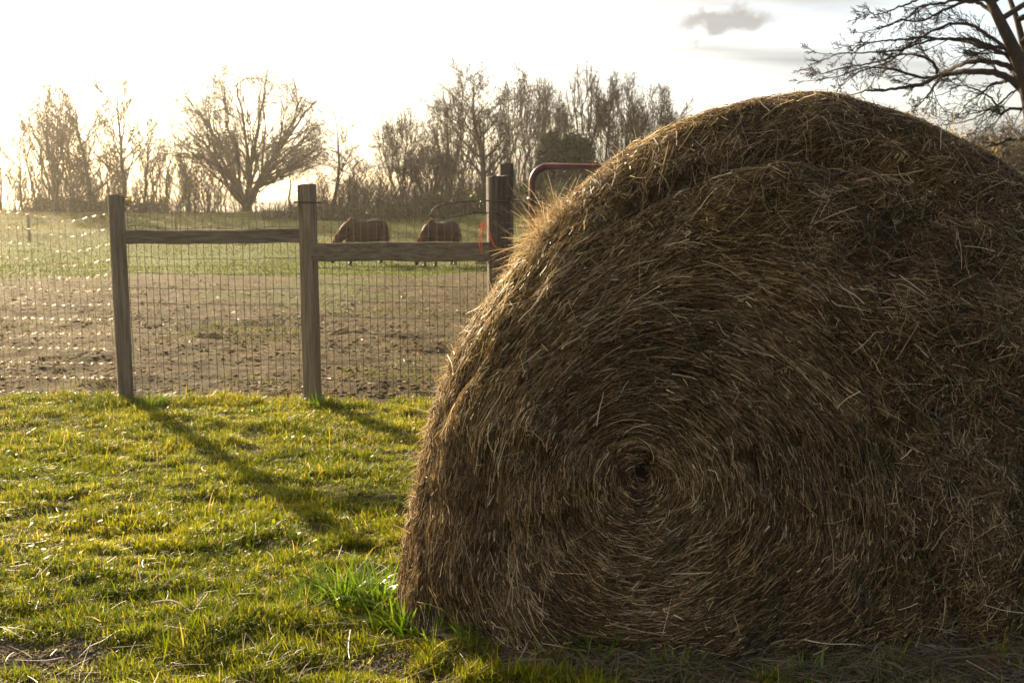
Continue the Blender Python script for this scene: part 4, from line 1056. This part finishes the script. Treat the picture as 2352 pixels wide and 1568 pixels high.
def tree(px, top, halfw, style, Yd, label, seed, r0=0.16, name='bare_tree', vines=0, lean=0, rmin=0.0, cat='tree', group='bare trees along the ridge', base_y=None, dens=1.0):
    R = rngof(seed); st = dict(ST[style])
    if rmin: st['rmin'] = rmin
    if dens != 1.0: st['kids'] = [max(2, int(k * dens)) for k in st['kids']]
    x0 = (px - 1176) * Yd / F; z0 = tzf(x0, Yd) - 0.05
    H = CAM_H + (478 - top) * Yd / F - z0
    W = halfw * (1.0 if style == 'round' else 1.3) * Yd / F
    out = {}; S = np.ones(3); kr = r0 / 0.02
    if style == 'round': dome(R, out, H, W, r0 * .75, .46, 1.80, 17, (10, 9, 6, 3), (.36, .28, .2, .2)); kr = 1
    elif style == 'vase': dome(R, out, H, W, r0 * .8, .12, 0.95, 7, (8, 7, 4, 2), (.22, .22, .2, .2), .04); kr = 1
    if kr != 1:
      L0 = {'round': .17, 'upright': 1.0, 'vase': .16, 'thin': 1.0}[style]
      grow(R, out, np.zeros(3), np.array([lean, 0, 1.0]), L0, 0.02, 0, st)
      allp = np.concatenate([c[0] for L in out.values() for c in L])
      hz = np.percentile(allp[:, 2], 99.93); hw = np.percentile(np.abs(allp[:, 0] - lean * 0.4 * allp[:, 2]), 98.0)
      S = np.array([W / hw, W / hw, H / hz])
    root = empty(name, (x0, Yd, z0), label, cat, group)
    gt, gc = Geo(), Geo()
    tl = 2 if style in ('round', 'vase') else 1
    for (lvl, K), L in out.items():
        pts = np.array([c[0] for c in L]) * S; rad = np.array([c[1] for c in L]) * kr
        rad = np.maximum(rad, st['rmin'] * (1.5 if lvl < 3 else 1.0))
        if lvl < tl: gt.tubes(pts, rad, 8 if lvl == 0 else 6)
        else: gc.tubes(pts, rad, 4 if lvl < tl + 1 else 3, caps=False)
    link('trunk', gt.mesh('trunk'), M_bark, root); link('crown', gc.mesh('crown', True), M_twig, root)
    if vines:
        g = Geo(); n = 12; hc = R.uniform(0.05, 0.5, n) * H
        cs = np.stack([R.normal(0, W * 0.28, n), R.normal(0, W * 0.25, n), hc], -1)
        leaf_cloud(R, g, cs, R.uniform(0.35, 0.85, n), vines, 0.17, 1.3)
        link('vine', g.mesh('vine'), M_vine, root)
    return root
TREES = [
 (12, 262, 26, 'thin', 64, 'thin bare tree at the very left edge of the picture', .09),
 (62, 300, 26, 'thin', 66, 'slim bare sapling second from the left edge of the ridge', .08),
 (92, 228, 34, 'thin', 70, 'slender bare tree left of the thick leaning clump of stems', .10),
 (138, 172, 62, 'vase', 63, 'tall bare tree with several thick dark stems at the far left', .24),
 (182, 250, 44, 'upright', 69, 'bare tree filling the gap right of the thick stemmed left tree', .12),
 (218, 196, 58, 'upright', 65, 'bare tree wrapped in vines left of the tallest pale tree', .18),
 (292, 140, 64, 'upright', 66, 'tallest pale sunlit bare tree straight above the left fence post', .18),
 (338, 268, 44, 'thin', 63, 'short bare tree in the glare between tall pale tree and round tree', .10),
 (385, 290, 42, 'thin', 67, 'short spindly bare tree under the left side of the round crown', .09),
 (440, 320, 45, 'thin', 62, 'low scrubby bare tree at the left foot of the big round tree', .09),
 (572, 155, 188, 'round', 64, 'big bare tree with a full round crown and many spreading limbs', .44),
 (676, 330, 60, 'thin', 61, 'low bare tree under the right side of the round crown', .08),
 (772, 238, 52, 'thin', 63, 'narrow bare tree with a forked top just right of the middle post', .14),
 (826, 330, 60, 'thin', 60, 'low bushy bare tree behind the rear of the left horse', .08),
 (926, 240, 74, 'vase', 62, 'bare tree with an oval crown between the two horses', .20),
 (990, 335, 78, 'vase', 60, 'low bare tree with thick arching limbs above the right horse', .22),
 (1050, 175, 72, 'vase', 66, 'tall many stemmed bare tree leaning left of the gate posts', .24),
 (1118, 150, 82, 'upright', 64, 'tall straight bare tree right behind the gate posts', .24),
 (1182, 138, 62, 'vase', 67, 'tallest slim bare tree just right of the gate posts', .16),
 (1240, 165, 56, 'vase', 70, 'slim bare tree behind the left half of the dark evergreen', .14),
 (1292, 175, 50, 'thin', 72, 'fine twigged bare tree above the middle of the dark evergreen', .12),
 (1332, 128, 60, 'vase', 66, 'tall bare tree with the highest tip above the dark evergreen', .18),
 (1384, 175, 48, 'upright', 69, 'slim bare tree at the right shoulder of the dark evergreen', .14),
 (1425, 148, 60, 'vase', 64, 'tall bare tree with wide forks above the end of the gate pipe', .18),
 (1498, 182, 52, 'vase', 68, 'bare tree with a fan of stems rising behind the shoulder of the bale', .16),
 (1560, 232, 50, 'upright', 66, 'lower bare tree peeping just over the slope of the bale', .12),
 (1632, 262, 44, 'thin', 70, 'last fine bare tree of the row, barely clearing the bale', .10),
]
for k, (px, top, hw, st, Yd, lab, r0) in enumerate(TREES):
    tree(px, top, hw, st, Yd, lab, 500 + k, r0, vines={3: 200, 5: 600, 6: 600, 4: 200, 10: 250}.get(k, 0), lean={3: -.05, 6: .05, 16: -.12}.get(k, 0))

# evergreen behind the gate
R = rngof(601); Yd = 57
x0 = (1300 - 1176) * Yd / F; z0 = tzf(x0, Yd)
ev = empty('evergreen_tree', (x0, Yd, z0), 'dark green evergreen with two rounded tops behind the gate', 'tree')
g = Geo(); cs = []; rs = []
for k in range(80):
    lx = R.uniform(-1.75, 1.75); hmax = 4.2 - 0.35 * abs(lx) - 0.5 * math.exp(-((lx + 0.55) / 0.22) ** 2)
    z = R.uniform(0.2, 1) * hmax; cs.append((lx * (1.0 - 0.25 * (z / hmax) ** 3), R.normal(0, 0.6), z)); rs.append(R.uniform(0.28, 0.55))
leaf_cloud(R, g, cs, rs, 15000, 0.20); link('crown', g.mesh('crown'), M_cedar, ev)
g = Geo(); g.tubes(np.array([[(-.5, 0, -.1), (-.55, 0, 1.5), (-.6, 0, 3.4)], [(.5, 0, -.1), (.5, 0, 1.6), (.55, 0, 3.6)]]), np.array([[.16, .10, .03]] * 2), 8); link('trunk', g.mesh('trunk'), M_bark, ev)

# brush along the ridge
R = rngof(611); g = Geo()
M = 5200; x = np.concatenate([R.uniform(-13, 6, 3400), R.uniform(-33, -13, 1800)]); y = R.uniform(50, 62, M)
H = np.where(x > -13, R.uniform(0.5, 2.6, M) * (0.5 + 0.5 * sm(-13, -3, x)), R.uniform(0.3, 1.7, M) * (0.4 + 0.8 * np.exp(-((x + 25) / 3.5) ** 2)))
y = np.where(x > -13, y, R.uniform(60, 64, M))
K = 5; f = np.linspace(0, 1, K)[None, :]
az = R.uniform(0, 6.28, M); ln = R.normal(0, .25, M)
pts = np.stack([x[:, None] + np.cos(az)[:, None] * ln[:, None] * H[:, None] * f ** 1.3, y[:, None] + np.sin(az)[:, None] * ln[:, None] * H[:, None] * f ** 1.3, (tz(x, y) - .05)[:, None] + H[:, None] * f], -1)
pts += R.normal(0, 0.03, pts.shape)
g.tubes(pts, (R.uniform(0.008, 0.02, M)[:, None] * np.linspace(1, .4, K)[None]), 3, caps=False)
M = 450; x = np.concatenate([R.uniform(-13, 10, 250), R.uniform(-33, -18, 200)]); y = R.uniform(62, 72, M)
env = np.where(x > -13, 3.0 + 4.2 * sm(-9, -3, x), 4.5 + 1.2 * np.sin(x))
H = env * R.uniform(0.45, 1.0, M); az = R.uniform(0, 6.28, M); ln = R.normal(0, .16, M); K = 9; f = np.linspace(0, 1, K)[None, :]
pts = np.stack([x[:, None] + np.cos(az)[:, None] * ln[:, None] * H[:, None] * f ** 1.3, y[:, None] + np.sin(az)[:, None] * ln[:, None] * H[:, None] * f ** 1.3, (tz(x, y) - .05)[:, None] + H[:, None] * f], -1)
pts += R.normal(0, 0.05, pts.shape); pts[:, 0, 2] -= 0.1
g.tubes(pts, (R.uniform(0.016, 0.045, M)[:, None] * np.linspace(1, .3, K)[None]), 4, caps=False)
b0 = pts[:, 2:].reshape(-1, 3); b0 = np.repeat(b0, 5, 0); M = len(b0); a2 = R.uniform(0, 6.28, M); L2 = R.uniform(0.25, 0.9, M)
f = np.linspace(0, 1, 4)[None, :]
pts = b0[:, None, :] + np.stack([np.cos(a2)[:, None] * L2[:, None] * f * .6, np.sin(a2)[:, None] * L2[:, None] * f * .6, L2[:, None] * (f ** 1.3)], -1) + R.normal(0, 0.02, (M, 4, 3))
g.tubes(pts, np.full((M, 4), 0.011) * np.linspace(1.1, .7, 4)[None], 3, caps=False)
br = link('brush_stems', g.mesh('brush_stems'), M_twig, kind='stuff', label='tangle of thin bare brush along the foot of the trees', category='brush')
g = Geo(); n = 420; x = np.concatenate([R.uniform(-12, 5, 300), R.uniform(-30, -21, 120)]); y = np.where(x > -13, R.uniform(50, 60, n), R.uniform(61, 64, n))
hh = np.where(x > -13, R.uniform(0, 1.0, n) * (0.4 + 0.9 * sm(-10, 0, x)), R.uniform(0, 0.8, n))
leaf_cloud(R, g, np.stack([x, y, tz(x, y) + hh], -1), R.uniform(0.2, 0.55, n), 26000, 0.13)
link('brush_leaves', g.mesh('brush_leaves'), M_vine, kind='stuff', label='low leafy scrub on the bank behind the horses', category='scrub')

# tawny tree beyond the bale on the right
R = rngof(621)
ok_ = tree(2330, 290, 190, 'round', 46, 'tawny tree still holding dry leaves beyond the right shoulder of the bale', 622, .3, 'oak_tree', group=None)
g = Geo(); n = 60; Hh = CAM_H + (478 - 300) * 46 / F
cs = np.stack([R.normal(0, 1.7, n), R.normal(0, 1.2, n), R.uniform(0.3, 0.95, n) * Hh * 0.95], -1)
leaf_cloud(R, g, cs, R.uniform(0.3, 0.8, n), 7000, 0.11); link('dry_leaves', g.mesh('dry_leaves'), M_oakleaf, ok_)

# ------------------------------------------------------------------ near tree on the right, limbs sweeping left
YT = 15.0
def zc_(X, Y): return ((1900 + X / 3.5636) * 0.91875, (Y / 3.5636) * 0.91875)
big = empty('bare_oak', (P(*zc_(2560, 1300), YT).x, YT, 0), 'large dark bare tree at the right edge whose limbs sweep left over the bale', 'tree')
big_o = np.array(big.location)
R = rngof(701)
LIMBS = {
 'A': ([(2390, 880), (2310, 775), (2200, 690), (2050, 640), (1850, 640), (1700, 662), (1560, 692), (1440, 755), (1330, 770), (1230, 790), (1100, 805), (950, 805), (850, 838)], .048, .009),
 'B': ([(2290, 680), (2250, 620), (2150, 570), (2000, 545), (1850, 560), (1750, 595), (1650, 640), (1560, 690), (1440, 690), (1300, 652), (1200, 622), (1050, 606), (900, 606), (700, 680), (450, 720)], .036, .005),
 'C': ([(2240, 520), (2180, 430), (2050, 330), (1950, 260), (1850, 220), (1700, 215), (1600, 245), (1480, 310), (1350, 390), (1250, 470), (1150, 550), (1000, 600), (870, 650), (780, 720)], .024, .0045),
 'D': ([(2250, 540), (2180, 440), (2050, 410), (1900, 352), (1750, 350), (1600, 347), (1450, 332), (1300, 350), (1150, 360), (1000, 375), (880, 405), (760, 480)], .024, .0045),
 'D2': ([(2270, 600), (2200, 500), (2120, 460), (1950, 410), (1800, 365), (1600, 350), (1420, 390), (1280, 440), (1100, 460), (900, 470), (700, 480), (560, 480)], .026, .004),
 'E': ([(2090, 130), (2050, 90), (1950, 30), (1850, 18), (1700, 65), (1600, 110), (1500, 165), (1400, 190), (1250, 180), (1150, 230), (1000, 270), (900, 290)], .026, .004),
 'F': ([(2060, 30), (2010, 5), (1800, -5), (1600, 30), (1420, 65), (1350, 140), (1250, 190), (1150, 220)], .024, .005),
 'F2': ([(1990, -60), (1700, -80), (1500, -40), (1350, 20), (1200, 80), (1050, 130), (950, 100)], .022, .004),
 'G': ([(1572, 655), (1560, 590), (1500, 530), (1400, 490), (1280, 485), (1150, 515), (1050, 552), (900, 580), (750, 600), (600, 650), (500, 660)], .020, .004),
 'I': ([(1600, 700), (1530, 800), (1450, 900), (1345, 1000)], .017, .005),
 'J': ([(2200, 720), (2140, 740), (2060, 752), (1990, 820), (1900, 880), (1840, 930), (1810, 980)], .018, .006),
 'K': ([(2420, 1000), (2340, 978), (2240, 970), (2140, 1015), (2050, 975), (1960, 998), (1880, 1015)], .022, .006),
 'L': ([(2480, 1260), (2352, 1235), (2220, 1240), (2150, 1272), (2050, 1300), (1960, 1320)], .030, .008),
 'M': ([(2140, 1010), (2080, 900), (2000, 840), (1900, 790), (1780, 765), (1650, 830), (1500, 870)], .014, .004),
 'N': ([(2360, 760), (2240, 830), (2130, 930), (2000, 1000), (1850, 1080), (1650, 1110), (1560, 1120)], .014, .004),
}
TR = [[(2640, 2350), (2600, 1900), (2540, 1500), (2450, 1200), (2420, 980), (2372, 760), (2310, 560), (2232, 380), (2135, 180), (2060, 30), (1995, -90), (1900, -300)],
      [(2450, 1200), (2420, 900), (2380, 600), (2340, 380), (2290, 180), (2220, -20), (2130, -250)],
      [(2540, 1500), (2530, 1000), (2500, 600), (2440, 250), (2380, -50), (2300, -350)]]
TRR = [(.16, .04), (.075, .025), (.10, .03)]
gt, gc = Geo(), Geo()
def wpts(pl, depth_amp, seed, d0=0.0):
    a = np.array([tuple(P(*zc_(*p_), YT)) for p_ in pl])
    # give each limb its own wander in depth, keeping the apparent line by moving along the sight line
    s_ = np.linspace(0, 1, len(a)); wv = d0 * s_ + depth_amp * s_ * fbm(s_ * 2.2, seed, 0, 2, seed)
    c = np.array([0, 0, CAM_H]); k = (YT + wv) / YT
    return c + (a - c) * k[:, None]
for i, (pl, (ra, rb)) in enumerate(zip(TR, TRR)):
    p = wpts(pl, 0.4, 711 + i, (0, .8, .5)[i]); p[0, 2] = min(p[0, 2], -0.1) if i == 0 else p[0, 2]
    n = 36; sp = spline(p, n); gt.tubes((sp - big_o)[None], np.linspace(ra, rb, n)[None], 10)
tst = dict(n=[6, 4, 4, 3], wob=[.10, .11, .12, .12], up=[.0, .01, .0, .0], kids=[5, 4, 2], start=[.12, .1, .1], ang=[.42, .45, .5], len=[.55, .55, .5], fall=[.35, .3, .3], rk=[.6, .6, .7], taper=[.4, .5, .6, .7], rabs=.0034)
out = {}
def twigs_along(sp, rad, cnt, Lr, seed, bias):
    R = rngof(seed)
    for c in range(cnt):
        i = int(R.uniform(0.12, 1.0) * (len(sp) - 2)); d = sp[i + 1] - sp[i]; d /= np.linalg.norm(d)
        sd_ = R.normal(0, 1, 3); sd_ -= d * sd_.dot(d); sd_ /= np.linalg.norm(sd_)
        nd = d * 1.0 + sd_ * 0.55 + np.array(bias); nd /= np.linalg.norm(nd)
        grow(R, out, sp[i], nd, R.uniform(*Lr) * (1 - 0.55 * i / len(sp)), min(rad[i] * 0.5, 0.009), 0, tst)
    grow(R, out, sp[-1], (sp[-1] - sp[-2]) / np.linalg.norm(sp[-1] - sp[-2]), Lr[1] * 0.3, rad[-1], 0, tst)
for k, (nm, (pl, ra, rb)) in enumerate(LIMBS.items()):
    p = wpts(pl, 1.6, 721 + k, R.uniform(-1.2, 1.2)); n = 44; sp = spline(p, n); sp[1:-1] += R.normal(0, 0.006, (n - 2, 3))
    rad = np.linspace(ra, rb, n); rad = rad * 1.25; (gt if ra > .03 else gc).tubes((sp - big_o)[None], rad[None], 7)
    ln = np.linalg.norm(np.diff(sp, axis=0), axis=1).sum()
    twigs_along(sp, rad, int(3 + ln * 2.3), (0.25, 0.85), 741 + k, (-0.1, 0, -0.12 if nm not in 'EF' else -.05))
# the rest of the crown, above and to the right of the picture
for k in range(11):
    b = wpts(TR[k % 3], 0.4, 711, 0)[-1 - (k % 4)] ; a_ = R.uniform(-0.6, 2.4)
    d = np.array([math.cos(a_), R.uniform(-.8, .8), 0.5 + R.uniform(-.2, .5)]); d /= np.linalg.norm(d)
    cur = [b]; 
    for q_ in range(7):
        d = d + np.array([.05, R.normal(0, .12), R.normal(-0.04, .12)]); d /= np.linalg.norm(d); cur.append(cur[-1] + d * 0.55)
    sp = spline(cur, 30); rad = np.linspace(.045, .008, 30); gt.tubes((sp - big_o)[None], rad[None], 6)
    twigs_along(sp, rad, 16, (0.4, 0.9), 801 + k, (0.05, 0, 0))
for (lvl, K), L in out.items():
    gc.tubes(np.array([c[0] for c in L]) - big_o, np.array([c[1] for c in L]), 4 if lvl == 0 else 3, caps=False)
link('trunk', gt.mesh('trunk'), M_bark2, big); link('crown', gc.mesh('crown'), M_bark2, big)

# ------------------------------------------------------------------ evening air
m, nt, out = newmat('haze')
v = N(nt, 'ShaderNodeVolumePrincipled', {'Color': (1.0, 0.93, 0.82, 1), 'Density': 0.0004, 'Anisotropy': 0.7})
nt.links.new(v.outputs[0], out.inputs['Volume'])
g = Geo(); g.box((0, 0, 4.5), (400, 400, 23.0))
link('haze', g.mesh('haze', False), m, kind='stuff')
